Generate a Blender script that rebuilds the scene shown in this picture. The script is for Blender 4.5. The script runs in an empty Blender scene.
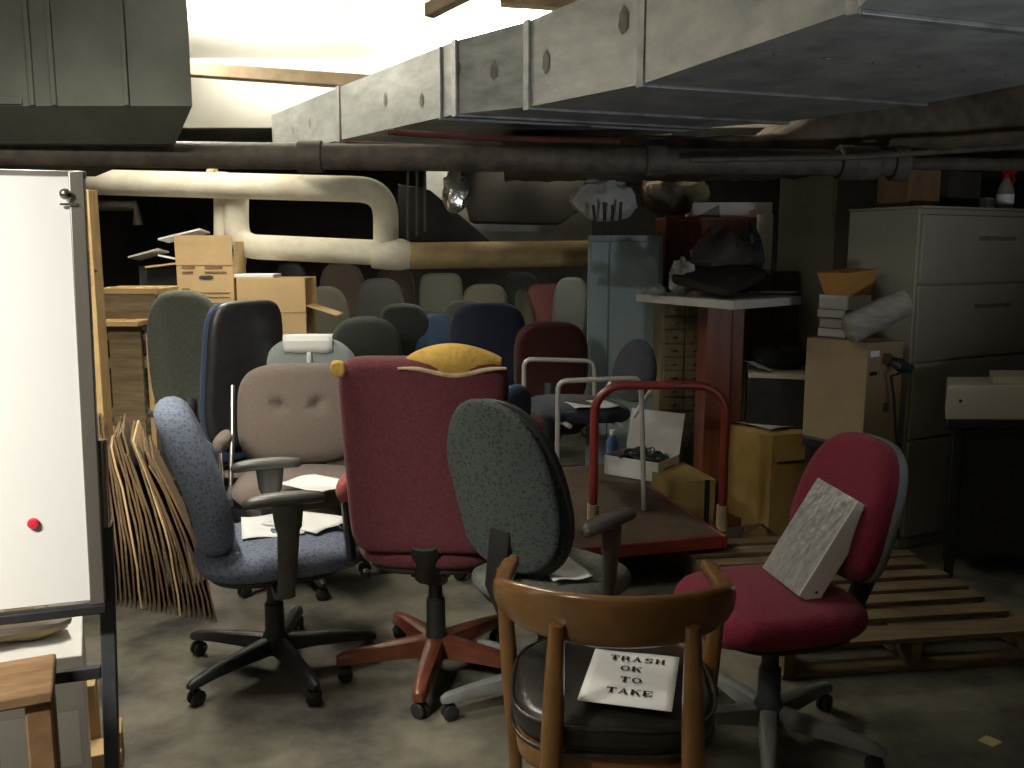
import bpy, math, random
from mathutils import Vector, Matrix
random.seed(7)
C = bpy.context.scene.collection
PI = math.pi
# ------------------------------------------------------------------ camera
FPX, PITCH, CH = 900.0, math.radians(8.5), 1.53
cam = bpy.data.cameras.new('camera'); camo = bpy.data.objects.new('camera', cam); C.objects.link(camo)
cam.sensor_width = 36; cam.lens = FPX/1024*36; cam.clip_end = 60
camo.location = (0, 0, CH); camo.rotation_euler = (PI/2-PITCH, 0, 0)
bpy.context.scene.camera = camo
CP, SP = math.cos(PITCH), math.sin(PITCH)
def ray(px, py):
    a = (px-512)/FPX; b = (384-py)/FPX
    return Vector((a, CP+b*SP, -SP+b*CP))
def F(px, py, z):           # world point at height z
    d = ray(px, py); return Vector((0, 0, CH))+d*((z-CH)/d.z)
def W(px, py, Y):           # world point at distance Y
    d = ray(px, py); return Vector((0, 0, CH))+d*(Y/d.y)
# ------------------------------------------------------------------ materials
MATS = {}
def mat(name, c1, c2=None, rough=.8, metal=0., scale=8., bump=0., bscale=None, detail=5., contrast=(.35, .65), spec=.3, stretch=None, emit=0, kind='noise', sheen=0., coat=0., alpha=1., trans=0.):
    if name in MATS: return MATS[name]
    m = bpy.data.materials.new(name); m.use_nodes = True
    n = m.node_tree.nodes; l = m.node_tree.links; b = n['Principled BSDF']
    b.inputs['Roughness'].default_value = rough; b.inputs['Metallic'].default_value = metal
    b.inputs['Specular IOR Level'].default_value = spec
    if coat: b.inputs['Coat Weight'].default_value = coat; b.inputs['Coat Roughness'].default_value = .15
    if sheen: b.inputs['Sheen Weight'].default_value = sheen
    if trans: b.inputs['Transmission Weight'].default_value = trans
    if alpha < 1: b.inputs['Alpha'].default_value = alpha
    c2 = c2 or tuple(v*.75 for v in c1)
    tc = n.new('ShaderNodeTexCoord'); mp = n.new('ShaderNodeMapping')
    l.new(tc.outputs['Object'], mp.inputs['Vector'])
    if stretch: mp.inputs['Scale'].default_value = stretch
    if kind == 'voronoi':
        t = n.new('ShaderNodeTexVoronoi'); t.inputs['Scale'].default_value = scale; fac = t.outputs['Distance']
    elif kind == 'wave':
        t = n.new('ShaderNodeTexWave'); t.inputs['Scale'].default_value = scale; t.inputs['Distortion'].default_value = 4; t.inputs['Detail'].default_value = 4
        t.inputs['Detail Scale'].default_value = 2; fac = t.outputs['Fac']
    else:
        t = n.new('ShaderNodeTexNoise'); t.inputs['Scale'].default_value = scale; t.inputs['Detail'].default_value = detail; t.inputs['Roughness'].default_value = .62; fac = t.outputs['Fac']
    l.new(mp.outputs['Vector'], t.inputs['Vector'])
    r = n.new('ShaderNodeValToRGB'); r.color_ramp.elements[0].position = contrast[0]; r.color_ramp.elements[1].position = contrast[1]
    r.color_ramp.elements[0].color = (*c2, 1); r.color_ramp.elements[1].color = (*c1, 1)
    l.new(fac, r.inputs['Fac']); l.new(r.outputs['Color'], b.inputs['Base Color'])
    if emit:
        b.inputs['Emission Color'].default_value = (*c1, 1); b.inputs['Emission Strength'].default_value = emit
    if bump:
        t2 = n.new('ShaderNodeTexVoronoi' if kind == 'voronoi' else 'ShaderNodeTexNoise'); t2.inputs['Scale'].default_value = bscale or scale*3
        l.new(mp.outputs['Vector'], t2.inputs['Vector'])
        bp = n.new('ShaderNodeBump'); bp.inputs['Strength'].default_value = bump; bp.inputs['Distance'].default_value = .01
        l.new(t2.outputs['Distance' if kind == 'voronoi' else 'Fac'], bp.inputs['Height']); l.new(bp.outputs['Normal'], b.inputs['Normal'])
    MATS[name] = m; return m
def fabric(name, c, k=.6, s=120, bump=.35): return mat(name, c, tuple(v*k for v in c), rough=.95, scale=s, bump=bump, bscale=s*2, spec=.1, sheen=.1, contrast=(.3, .7))
M_floor = mat('concrete', (.165, .15, .112), (.03, .028, .024), rough=.75, scale=2.6, bump=.2, bscale=30, detail=9, contrast=(.36, .66))
M_ceil = mat('ceiling_paint', (.85, .83, .76), (.8, .78, .70), rough=.9, scale=2)
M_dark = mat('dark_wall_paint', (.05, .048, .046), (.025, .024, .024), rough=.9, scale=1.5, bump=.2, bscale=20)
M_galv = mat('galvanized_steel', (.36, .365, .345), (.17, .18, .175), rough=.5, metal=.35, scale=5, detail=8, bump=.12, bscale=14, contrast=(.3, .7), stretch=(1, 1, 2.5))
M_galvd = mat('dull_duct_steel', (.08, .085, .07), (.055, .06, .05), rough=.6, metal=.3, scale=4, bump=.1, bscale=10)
M_seam = mat('seam_steel', (.36, .36, .35), (.2, .2, .2), rough=.45, metal=.6, scale=9)
M_patch = mat('dark_stain', (.10, .09, .075), (.18, .17, .15), rough=.7, scale=20)
M_rust = mat('brown_lagging', (.13, .095, .06), (.035, .026, .02), rough=.7, scale=5, bump=.8, bscale=9, detail=8, spec=.35)
M_iron = mat('dark_iron_pipe', (.085, .07, .055), (.04, .034, .028), rough=.6, scale=12, bump=.3, bscale=40)
M_insul = mat('white_pipe_wrap', (.74, .69, .56), (.55, .50, .38), rough=.85, scale=5, bump=.15, bscale=30)
M_insuld = mat('tan_pipe_wrap', (.40, .29, .14), (.26, .185, .09), rough=.85, scale=5, bump=.15, bscale=30)
M_beam = mat('brown_beam_paint', (.36, .27, .17), (.22, .16, .10), rough=.8, scale=8)
M_white = mat('whiteboard_white', (.93, .94, .95), (.91, .92, .94), rough=.25, scale=2, spec=.5)
M_alu = mat('satin_aluminium', (.38, .36, .33), (.30, .28, .26), rough=.35, metal=.8, scale=10, stretch=(1, 1, .1))
M_chrome = mat('chrome', (.8, .8, .78), (.7, .7, .7), rough=.15, metal=1., scale=10)
M_black = mat('black_plastic', (.022, .022, .024), (.014, .014, .015), rough=.42, scale=20, spec=.45)
M_armpl = mat('grey_black_plastic', (.075, .074, .066), (.05, .05, .045), rough=.38, scale=20, spec=.5)
M_blackm = mat('black_metal', (.03, .032, .038), (.02, .02, .024), rough=.45, metal=.2, scale=20)
M_slate = mat('slate_metal', (.06, .068, .08), (.04, .046, .055), rough=.5, metal=.2, scale=14)
M_wood = mat('walnut_varnish', (.27, .13, .038), (.125, .054, .016), rough=.28, scale=7, detail=8, spec=.5, coat=.5, stretch=(1, 1, .6), contrast=(.3, .75))
M_leather = mat('black_leather', (.024, .021, .018), (.013, .012, .010), rough=.3, scale=40, bump=.08, bscale=30, spec=.6)
M_paper = mat('white_paper', (.95, .95, .93), (.92, .92, .90), rough=.85, scale=3)
M_paperd = mat('grey_paper', (.55, .54, .5), (.45, .45, .42), rough=.85, scale=9)
M_ink = mat('black_ink', (.02, .02, .02), (.02, .02, .02), rough=.9)
M_maroon = fabric('maroon_fabric', (.135, .036, .046), .62, 90)
M_pink = fabric('coral_red_vinyl', (.42, .11, .10), .8, 60)
M_foam = mat('yellow_foam', (.66, .42, .09), (.46, .27, .05), rough=.95, scale=14, bump=.5, bscale=60)
M_foampale = mat('pale_torn_edge', (.62, .47, .28), (.46, .33, .18), rough=.95, scale=22, bump=.5)
M_red = fabric('crimson_fabric', (.20, .02, .042), .65, 120)
M_bluep = mat('blue_patterned_fabric', (.175, .205, .275), (.085, .105, .155), rough=.95, scale=75, bump=.45, kind='voronoi', spec=.1, contrast=(.1, .55))
M_greyp = mat('charcoal_patterned_fabric', (.075, .088, .085), (.036, .044, .045), rough=.95, scale=60, bump=.4, kind='voronoi', spec=.1, contrast=(.1, .5))
M_taupe = fabric('taupe_fabric', (.155, .122, .104), .8, 110)
M_mint = fabric('pale_blue_grey_fabric', (.33, .39, .37), .85, 100)
M_greeng = fabric('grey_green_fabric', (.085, .093, .072), .65, 70)
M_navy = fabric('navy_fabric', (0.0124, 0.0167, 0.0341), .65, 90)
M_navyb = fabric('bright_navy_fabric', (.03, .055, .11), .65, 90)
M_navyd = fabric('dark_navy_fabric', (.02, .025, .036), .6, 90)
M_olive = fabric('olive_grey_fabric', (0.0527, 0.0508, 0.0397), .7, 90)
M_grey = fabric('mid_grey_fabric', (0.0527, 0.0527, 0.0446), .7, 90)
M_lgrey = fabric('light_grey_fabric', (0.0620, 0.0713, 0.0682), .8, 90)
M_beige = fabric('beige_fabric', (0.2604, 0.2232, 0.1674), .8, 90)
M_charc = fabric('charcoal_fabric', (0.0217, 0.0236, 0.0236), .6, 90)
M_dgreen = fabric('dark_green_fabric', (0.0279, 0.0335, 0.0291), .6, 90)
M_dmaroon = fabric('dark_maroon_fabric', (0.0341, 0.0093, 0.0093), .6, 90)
M_brownf = fabric('dark_brown_fabric', (.045, .034, .028), .6, 90)
M_card = mat('cardboard', (.58, .39, .19), (.52, .35, .17), rough=.9, scale=5)
M_cardd = mat('brown_cardboard', (.17, .105, .05), (.10, .06, .028), rough=.9, scale=10, stretch=(1, 1, .3))
M_cardy = mat('yellow_cardboard', (.40, .26, .075), (.31, .20, .06), rough=.9, scale=6)
M_cardt = mat('tan_carton', (.36, .27, .165), (.30, .225, .14), rough=.85, scale=5)
M_pine = mat('raw_pine', (.50, .33, .14), (.36, .225, .09), rough=.8, scale=9, detail=7, stretch=(1, 6, 1))
M_pallet = mat('weathered_pallet_wood', (.19, .135, .07), (.10, .07, .035), rough=.85, scale=6, detail=8, stretch=(.5, 5, 5), bump=.3, bscale=30)
M_stool = mat('worn_brown_wood', (.25, .145, .07), (.14, .075, .035), rough=.6, scale=9, detail=8, stretch=(1, 5, 1))
M_cream = mat('cream_cabinet_paint', (.44, .42, .34), (.41, .39, .315), rough=.5, scale=3, spec=.4)
M_file = mat('putty_cabinet_paint', (.29, .265, .205), (.26, .24, .185), rough=.5, scale=3, spec=.4)
M_creamp = mat('cream_drawer_paint', (.58, .53, .41), (.55, .5, .39), rough=.5, scale=3)
M_bluecab = mat('blue_grey_cabinet_paint', (.27, .35, .36), (.23, .30, .31), rough=.5, scale=4, spec=.4)
M_redwood = mat('red_brown_veneer', (.20, .06, .028), (.12, .034, .016), rough=.45, scale=6, detail=7, stretch=(4, 4, .4))
M_redpaint = mat('red_cart_paint', (.19, .024, .02), (.13, .016, .014), rough=.32, scale=9, spec=.5)
M_deck = mat('brown_cart_deck', (.075, .05, .032), (.045, .03, .019), rough=.75, scale=9, detail=8)
M_frame = mat('pale_grey_tube', (.50, .49, .46), (.42, .41, .39), rough=.35, metal=.3, scale=10)
M_mahog = mat('mahogany_leg', (.15, .045, .022), (.10, .026, .014), rough=.35, scale=7, stretch=(1, 1, 4), coat=.3)
M_greyleg = mat('grey_base_plastic', (.17, .18, .175), (.13, .135, .13), rough=.5, scale=12)
M_plasticw = mat('cloudy_plastic_wrap', (.36, .355, .35), (.22, .22, .215), rough=.3, scale=6, spec=.6, stretch=(8, 8, 1.2), bump=.3, bscale=8)
M_film = mat('clear_plastic_film', (.55, .54, .5), (.2, .19, .17), rough=.12, scale=14, spec=.8, bump=.9, bscale=12, alpha=.75)
M_foil = mat('silver_foil', (.7, .68, .62), (.35, .33, .3), rough=.2, metal=.9, scale=10, bump=.9, bscale=12)
M_brass = mat('brass', (.5, .36, .13), (.4, .28, .1), rough=.35, metal=.9)
M_redpl = mat('red_plastic', (.5, .02, .015), (.42, .015, .012), rough=.3, spec=.5)
M_bluepl = mat('blue_plastic', (.08, .16, .34), (.06, .12, .26), rough=.4)
M_orange = mat('orange_paperboard', (.44, .21, .055), (.34, .16, .04), rough=.8, scale=8)
M_magnet = mat('red_magnet', (.75, .03, .06), (.7, .03, .05), rough=.35)
M_tube = mat('fluorescent_tube', (1, .95, .82), (1, .95, .82), emit=18)
M_fixt = mat('white_fixture_enamel', (.85, .84, .8), (.8, .8, .76), rough=.4)
# ------------------------------------------------------------------ mesh builder
class MB:
    def __init__(s): s.v = []; s.f = []
    def add(s, vs, fs):
        o = len(s.v); s.v += [Vector(v) for v in vs]; s.f += [[i+o for i in f] for f in fs]; return s
    def box(s, c, size, M=None):
        x, y, z = (a/2 for a in size); c = Vector(c)
        vs = [Vector((i*x, j*y, k*z)) for i in (-1, 1) for j in (-1, 1) for k in (-1, 1)]
        vs = [c+(M @ v if M else v) for v in vs]
        return s.add(vs, [(0, 1, 3, 2), (4, 6, 7, 5), (0, 4, 5, 1), (2, 3, 7, 6), (0, 2, 6, 4), (1, 5, 7, 3)])
    def hexa(s, b, t):           # bottom ring (ccw) and top ring
        n = len(b)
        return s.add(list(b)+list(t), [tuple(range(n-1, -1, -1)), tuple(range(n, 2*n))]+[(i, (i+1) % n, n+(i+1) % n, n+i) for i in range(n)])
    def par(s, o, a, b, c):      # parallelepiped from corner
        o, a, b, c = map(Vector, (o, a, b, c))
        return s.hexa([o, o+a, o+a+b, o+b], [o+c, o+a+c, o+a+b+c, o+b+c])
    def tube(s, pts, r, n=12, cap=True, sx=1., up=None):
        pts = [Vector(p) for p in pts]; m = len(pts)
        rs = r if isinstance(r, (list, tuple)) else [r]*m
        rings = []; prev = None
        for i, p in enumerate(pts):
            t = (pts[min(i+1, m-1)]-pts[max(i-1, 0)]).normalized()
            if prev is None:
                u = Vector(up) if up else (Vector((0, 0, 1)) if abs(t.z) < .9 else Vector((1, 0, 0)))
            else: u = prev
            u = (u-t*u.dot(t)).normalized(); prev = u; w = t.cross(u)
            rings.append([p+u*(rs[i]*math.cos(2*PI*k/n))+w*(rs[i]*sx*math.sin(2*PI*k/n)) for k in range(n)])
        return s.rings(rings, cap)
    def rings(s, rings, cap=True):
        n = len(rings[0]); m = len(rings)
        vs = [v for r in rings for v in r]; fs = []
        for i in range(m-1):
            for k in range(n):
                fs.append((i*n+k, i*n+(k+1) % n, (i+1)*n+(k+1) % n, (i+1)*n+k))
        if cap: fs += [tuple(range(n-1, -1, -1)), tuple(range((m-1)*n, m*n))]
        return s.add(vs, fs)
    def lathe(s, prof, c=(0, 0, 0), n=20, M=None):
        c = Vector(c); rings = []
        for r, z in prof:
            rings.append([c+((M @ Vector((r*math.cos(2*PI*k/n), r*math.sin(2*PI*k/n), z))) if M else Vector((r*math.cos(2*PI*k/n), r*math.sin(2*PI*k/n), z))) for k in range(n)])
        return s.rings(rings)
    def pad(s, w, d, t, fn, e=3., edge=None, dome=0., taper=0., n=56, tufts=(), flatb=False):
        """cushion: superellipse outline w x d, thickness t; fn maps (u,v,h) to a point"""
        a, b = w/2, d/2; edge = min(edge or t/2, min(a, b)*.6); rings = []
        def ring(ins, h, sc=1.):
            r = []
            for k in range(n):
                th = 2*PI*k/n; c_, s_ = math.cos(th), math.sin(th)
                x = math.copysign(abs(c_)**(2/e), c_); y = math.copysign(abs(s_)**(2/e), s_)
                u = x*(a-ins)*sc; v = y*(b-ins)*sc
                u *= 1+taper*(v/b)
                hh = h
                if h > 0:
                    rr = min(1, math.hypot(u/a, v/b)); hh += dome*(1-rr*rr)
                    for (tu, tv, td, tr) in tufts: hh -= td*math.exp(-((u-tu)**2+(v-tv)**2)/tr**2)
                r.append(Vector(fn(u, v, hh)))
            return r
        steps = [.001, .12, .24, .36, .48, .6, .7, .8, .9]
        for q in steps: rings.append(ring(edge, -t/2, q))
        for k in range(0, 9):
            an = -PI/2+PI*k/8
            rings.append(ring(edge*(1-math.cos(an)), t/2*math.sin(an) if k < 8 else t/2))
        for q in reversed(steps): rings.append(ring(edge, t/2, q))
        return s.rings(rings)
    def build(s, name, m, parent=None, bevel=0., smooth=38, kind=None, seg=2):
        me = bpy.data.meshes.new(name); me.from_pydata([tuple(v) for v in s.v], [], s.f); me.update()
        import bmesh
        bm = bmesh.new(); bm.from_mesh(me); bmesh.ops.recalc_face_normals(bm, faces=bm.faces); bm.to_mesh(me); bm.free()
        for p in me.polygons: p.use_smooth = True
        me.set_sharp_from_angle(angle=math.radians(smooth))
        me.materials.append(m)
        o = bpy.data.objects.new(name, me); C.objects.link(o)
        if parent is not None: o.parent = parent
        if bevel:
            b = o.modifiers.new('bevel', 'BEVEL'); b.width = bevel; b.segments = seg; b.limit_method = 'ANGLE'; b.angle_limit = math.radians(50)
        if kind: o['kind'] = kind
        return o
def tag(o, label, cat, group=None):
    o['label'] = label; o['category'] = cat
    if group: o['group'] = group
    return o
def thing(name, label, cat, loc=(0, 0, 0), rz=0., group=None):
    o = bpy.data.objects.new(name, None); C.objects.link(o); o.empty_display_size = .1
    o.location = loc; o.rotation_euler = (0, 0, rz); return tag(o, label, cat, group)
def face(fx, fy): return math.atan2(-fx, fy)
def Rz(a): return Matrix.Rotation(a, 3, 'Z')
AX = math.radians(25)                     # the building runs turned by this against the view
BX, BY = Vector((math.cos(AX), math.sin(AX), 0)), Vector((-math.sin(AX), math.cos(AX), 0))
Z = Vector((0, 0, 1))
# ------------------------------------------------------------------ room shell
MB().box((.5, 5, -.05), (13, 18, .1)).build('floor', M_floor, kind='structure')
MB().box((.5, 5, 3.1), (13, 18, .1)).build('ceiling', M_ceil, kind='structure')
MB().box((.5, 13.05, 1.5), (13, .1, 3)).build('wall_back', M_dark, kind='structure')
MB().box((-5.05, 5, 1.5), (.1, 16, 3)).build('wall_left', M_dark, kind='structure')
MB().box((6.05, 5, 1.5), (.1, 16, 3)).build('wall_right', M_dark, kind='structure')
MB().box((.5, -3.05, 1.5), (13, .1, 3)).build('wall_front', M_ceil, kind='structure')
MB().box((.5, 7.6, 2.78), (11, .12, .54)).build('trim_1', M_ceil, kind='structure')
# ------------------------------------------------------------------ lamps
def fixture(label, c, rz, power, up, tilt=0., spread=PI):
    t = thing('fluorescent_fixture', label, 'light fixture', c, rz)
    MB().hexa([(-.62, -.06, .05), (.62, -.06, .05), (.62, .06, .05), (-.62, .06, .05)], [(-.62, -.04, .12), (.62, -.04, .12), (.62, .04, .12), (-.62, .04, .12)]).build('housing', M_fixt, t, .006)
    for y in (-.035, .035): MB().tube([(-.58, y, .025), (.58, y, .025)], .013, 10).build('tube', M_tube, t)
    for x in (-.6, .6): MB().box((x, 0, .03), (.02, .11, .06)).build('end_cap', M_fixt, t, .004)
    for x in (-.45, .45): MB().tube([(x, 0, .11), (x, 0, 3.06-c[2])], .004, 6).build('hanger_rod', M_iron, t)
    for nm, dz, rx, pw, sp in (('lamp_down', -.02, tilt, power, spread), ('lamp_up', .16, PI, up, PI)):
        if pw <= 0: continue
        ld = bpy.data.lights.new(nm, 'AREA'); ld.shape = 'RECTANGLE'; ld.size = 1.15; ld.size_y = .12; ld.energy = pw; ld.color = (1, .94, .80); ld.spread = sp
        lo = bpy.data.objects.new(nm, ld); C.objects.link(lo); lo.parent = t; lo.location = (0, 0, dz); lo.rotation_euler = (rx, 0, 0)
    return t
R9 = AX+PI/2
fixture('fluorescent fixture hanging nearest the whiteboard', (-1.95, .35, 2.72), AX, 88, 5, .68, 2.0)
fixture('fluorescent fixture hanging beside the long steel duct', (-1.45, 3.0, 2.78), R9, 34, 6, .30, 2.3)
f3 = fixture('fluorescent fixture farthest in, left of the steel duct end', (-2.0, 5.4, 2.74), R9, 26, 480)
f4 = fixture('fluorescent fixture behind the steel duct', (-.1, 6.5, 2.72), R9, 5, 330)
for f_, en in ((f3, 70), (f4, 60)):          # the sideways share of the tubes' light, towards the far wall
    ld = bpy.data.lights.new('lamp_side', 'AREA'); ld.shape = 'RECTANGLE'; ld.size = 1.0; ld.size_y = .12; ld.energy = en; ld.color = (1, .94, .80)
    lo = bpy.data.objects.new('lamp_side', ld); C.objects.link(lo); lo.parent = f_; ld.spread = 1.15; lo.location = (0, 0, .02); lo.rotation_euler = (PI/2+.45, 0, -R9)
fixture('added dim fluorescent fixture lifting the dark over the farthest chairs', (1.2, 10.6, 2.72), 0, 2.2, .4)  # added fixture, put in to lift the blacks at the far end
wl_ = bpy.data.lights.new('duct_fill_spot', 'SPOT'); wl_.energy = 105; wl_.color = (.86, .94, 1); wl_.spot_size = 1.2; wl_.spot_blend = .8; wl_.shadow_soft_size = .12  # unseen fill light, added to brighten the duct underside and right side
wo_ = bpy.data.objects.new('duct_fill_spot', wl_); C.objects.link(wo_); wo_.location = (2.0, .4, .75); wo_.rotation_euler = (Vector((1.5, 2.75, 2.2))-Vector((2.0, .4, .75))).to_track_quat('-Z', 'Y').to_euler()
# ------------------------------------------------------------------ ducts and pipes overhead
DZ = 2.15
st = [F(273, 155, DZ), F(340, 140, DZ), F(456, 114, DZ), F(528, 107, DZ), F(642, 84, DZ), F(856, 10, DZ)]
hs = [.255, .29, .325, .36, .40, .42]
st.append(st[5]+Vector((-.10, -1.0, 0))); hs.append(.42)
cr = Vector((math.cos(math.radians(20)), math.sin(math.radians(20)), 0))*1.36
duct = thing('sheet_metal_duct', 'long galvanized sheet metal duct running from upper right into the distance', 'duct', st[3])
bd = MB()
bd.rings([[p-st[3], p-st[3]+cr, p-st[3]+cr+Z*h, p-st[3]+Z*h] for p, h in zip(st, hs)])
bd.build('duct_body', M_galv, duct, smooth=20)
def seam(p, h, w=.02):
    d = (st[4]-st[3]).normalized()
    m = MB(); q = p-st[3]
    m.par(q-cr.normalized()*.012-d*w-Z*.014, d*2*w, cr.normalized()*.012, Z*(h+.02))
    m.par(q-d*w-Z*.014, d*2*w, cr, Z*.014)
    m.build('seam_flange', M_seam, duct, .003)
for i in (1, 2, 3, 4, 5): seam(st[i], hs[i])
seam(st[1].lerp(st[2], .9), hs[2]-.01, .008)
def stain(i, f, h, sz):
    p = st[i].lerp(st[i+1], f)-st[3]+Z*h; d = (st[i+1]-st[i]).normalized(); nrm = Vector((-d.y, d.x, 0)); nrm = -nrm if nrm.dot(cr) > 0 else nrm
    MB().add([p+nrm*.003+d*sz*a*.5+Z*sz*b for a, b in ((-1, -.4), (-.2, -1), (.8, -.6), (1, .3), (.1, 1.1), (-.8, .5))], [(0, 1, 2, 3, 4, 5)]).build('stain', M_patch, duct)
for a in ((3, .18, .17, .05), (3, .85, .25, .055), (2, .55, .17, .045), (4, .3, .28, .06), (1, .45, .15, .035), (0, .6, .14, .03), (1, .75, .1, .035), (2, .05, .2, .03), (0, .35, .12, .025)): stain(*a)
for k in range(6):
    p = st[4].lerp(st[5], .55)-st[3]+cr*(.1+.145*k)-Z*.002
    MB().lathe([(.0005, 0), (.012, 0), (.010, -.004), (.0005, -.005)], p, 8).build('bolt', M_patch, duct)
# big duct end at left
dl = thing('sheet_metal_duct', 'large dull grey duct with chamfered lower edge at upper left', 'duct', (-2.3, 4.1, 2.0))
xr = W(190, 60, 4.0).x+2.3
MB().add([(-1.4, -.1, .14), (xr, -.1, .14), (xr, -.1, 1.02), (-1.4, -.1, 1.02), (-2.6, 1.9, .14), (xr-1.2, 1.9, .14), (xr-1.2, 1.9, 1.02), (-2.6, 1.9, 1.02), (-1.4, .06, 0), (xr-.14, .06, 0), (-2.6, 1.9, 0), (xr-1.34, 1.9, 0)],
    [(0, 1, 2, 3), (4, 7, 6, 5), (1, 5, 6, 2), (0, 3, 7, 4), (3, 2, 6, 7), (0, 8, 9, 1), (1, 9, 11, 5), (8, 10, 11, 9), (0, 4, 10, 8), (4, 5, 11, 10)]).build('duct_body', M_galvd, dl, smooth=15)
for px in (30, 52, 125):
    x = W(px, 60, 4.0).x+2.3
    MB().box((x, -.105, .58), (.022, .02, .88)).build('seam_flange', M_galvd, dl, .003)
MB().box((-.6, -.104, .16), (1.6, .014, .03)).build('seam_flange', M_galvd, dl, .003)
# brown lagged duct low on the right, behind the steel one
lag = MB(); rings = []
n = 40
for i in range(40):
    f = i/39; x = -.05+5.6*f; k_ = max(0, min(1, (x-1.35)/.5)); hz0 = .065+.16*k_; p = Vector((x, 5.55+.0*f, 1.99+hz0)); r = []
    for k in range(n):
        th = 2*PI*k/n; c_, s_ = math.cos(th), math.sin(th)
        y = math.copysign(abs(c_)**.5, c_)*.9; z = math.copysign(abs(s_)**.5, s_)*hz0
        r.append(p+Vector((0, y*(1+.03*math.sin(i*1.7)), z+.018*math.sin(i*2.1+k*.9)*(1 if z < 0 else .3))))
    rings.append(r)
lag.rings(rings); tag(lag.build('lagged_duct', M_rust, smooth=60), 'wide brown wrapped duct sagging below the steel duct', 'duct')
# foil bits hanging from lagging
def crumple(name, label, cat, c, size, m, seed, seg=(16, 10), amp=.22, group=None):
    rnd = random.Random(seed); c = Vector(c); b = MB(); rings = []
    ph = [rnd.uniform(0, 6) for _ in range(8)]
    for i in range(seg[1]+1):
        v = -PI/2+PI*i/seg[1]; r = []
        for k in range(seg[0]):
            u = 2*PI*k/seg[0]
            q = 1+amp*(math.sin(3*u+ph[0]+2*v)*.5+math.sin(5*u+ph[1]-3*v)*.4+rnd.uniform(-.5, .5)*(abs(v) < 1.4))
            cv = max(.002, math.cos(v))
            r.append(Vector((size[0]/2*cv*math.cos(u)*q, size[1]/2*cv*math.sin(u)*q, size[2]/2*math.sin(v)*(q if v > 0 else 1))))
        rings.append(r)
    b.rings(rings); o = b.build(name, m, smooth=30); o.location = c+Vector((0, 0, size[2]/2))
    return tag(o, label, cat, group)
# horizontal dark pipe right across
pl = W(-60, 152, 4.3); prt = W(1100, 166, 4.55)
dp = thing('iron_pipe', 'dark iron pipe running right across below the ducts', 'pipe', pl)
def onpipe(px):                      # point of the pipe axis seen at this column
    f0, f1 = 0, 1
    for _ in range(40):
        f = (f0+f1)/2; q = pl.lerp(prt, f)-Vector((0, 0, CH)); dep = q.y*CP-q.z*SP
        if 512+FPX*q.x/dep < px: f0 = f
        else: f1 = f
    return pl.lerp(prt, f0)-pl
MB().tube([Vector((0, 0, 0)), onpipe(906)], .062, 16).build('pipe_run', M_iron, dp)
for px, w, r in ((862, .06, .082), (898, .03, .085), (845, .03, .085), (310, .05, .075), (655, .04, .075)):
    p = onpipe(px); d = (prt-pl).normalized(); MB().tube([p-d*w*1.2, p+d*w*1.2], r, 16).build('coupling', M_iron, dp, .006)
MB().tube([onpipe(906), onpipe(1080)], .030, 12).build('small_pipe_run', M_iron, dp)
# second thin rusty pipe above at right + red rods under the steel duct
def pipe(name, label, pts, r, m, n=12):
    pts = [Vector(p) for p in pts]; o = MB().tube([p-pts[0] for p in pts], r, n).build(name, m); o.location = pts[0]; return tag(o, label, 'pipe')
pipe('rusty_pipe', 'thin rusty pipe just above the file cabinet top', [W(690, 160, 4.3), W(860, 157, 4.3), W(1090, 142, 4.3)], .014, M_iron)
pipe('red_rod', 'upper of two dark red rods under the steel duct', [W(388, 132, 4.35), W(480, 138, 4.35), W(620, 141, 4.35)], .014, mat('dark_red_paint', (.085, .022, .02), (.06, .015, .014)), 8)
pipe('red_rod', 'lower of two dark red rods under the steel duct', [W(345, 143, 4.4), W(440, 148, 4.4), W(545, 152, 4.4)], .012, MATS['dark_red_paint'], 8)
# white insulated pipe loop
YP = 6.5
def arc(p0, pc, p1, k=10, r=.16):
    p0, pc, p1 = map(Vector, (p0, pc, p1)); a = pc+(p0-pc).normalized()*r; b = pc+(p1-pc).normalized()*r
    return [a*(1-t)**2+pc*2*t*(1-t)+b*t*t for t in [i/k for i in range(k+1)]]
ip = thing('insulated_pipe', 'white insulated pipe loop hanging above the cardboard boxes', 'pipe', W(86, 181, YP))
o0 = W(86, 181, YP)
a0, a1, a2, a3 = W(20, 180, YP), W(386, 190, YP-.2), W(386, 258, YP-.2), W(236, 246, YP)
a4 = W(236, 182, YP)
pts = [a0-o0]+[p-o0 for p in arc(a0, a1, a2, r=.2)]+[W(386, 246, YP-.2)-o0]
MB().tube(pts, .088, 18).build('upper_run', M_insul, ip)
low = [a4-o0]+[p-o0 for p in arc(a4, a3, W(386, 253, YP-.2), r=.17)]+[W(384, 253, YP-.2)-o0]
MB().tube(low, .088, 18).build('lower_run', M_insul, ip)
MB().tube([W(221, 172, YP)-o0, W(221, 250, YP)-o0], .05, 14).build('drop_pipe', M_insul, ip)
MB().tube([W(372, 254, YP-.21)-o0, W(388, 254, YP-.21)-o0, W(402, 255, YP-.2)-o0, W(412, 256, YP-.2)-o0], [.098, .112, .110, .088], 18).build('elbow', M_insul, ip)
MB().tube([W(209, 181, YP)-o0, W(216, 181.5, YP)-o0], .093, 18).build('band', M_insuld, ip)
pipe('insulated_pipe', 'tan insulated pipe leading from the white loop to the blue cabinet', [W(410, 256, YP-.2), W(640, 253, YP+.1)], .093, M_insuld, 18)
pipe('rusty_pipe', 'short rusty pipe drop near the left back wall', [Vector((-4.99, 9, W(112, 205, 9).z)), W(136, 206, 9), W(138, 225, 9)], .05, M_iron)
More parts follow.
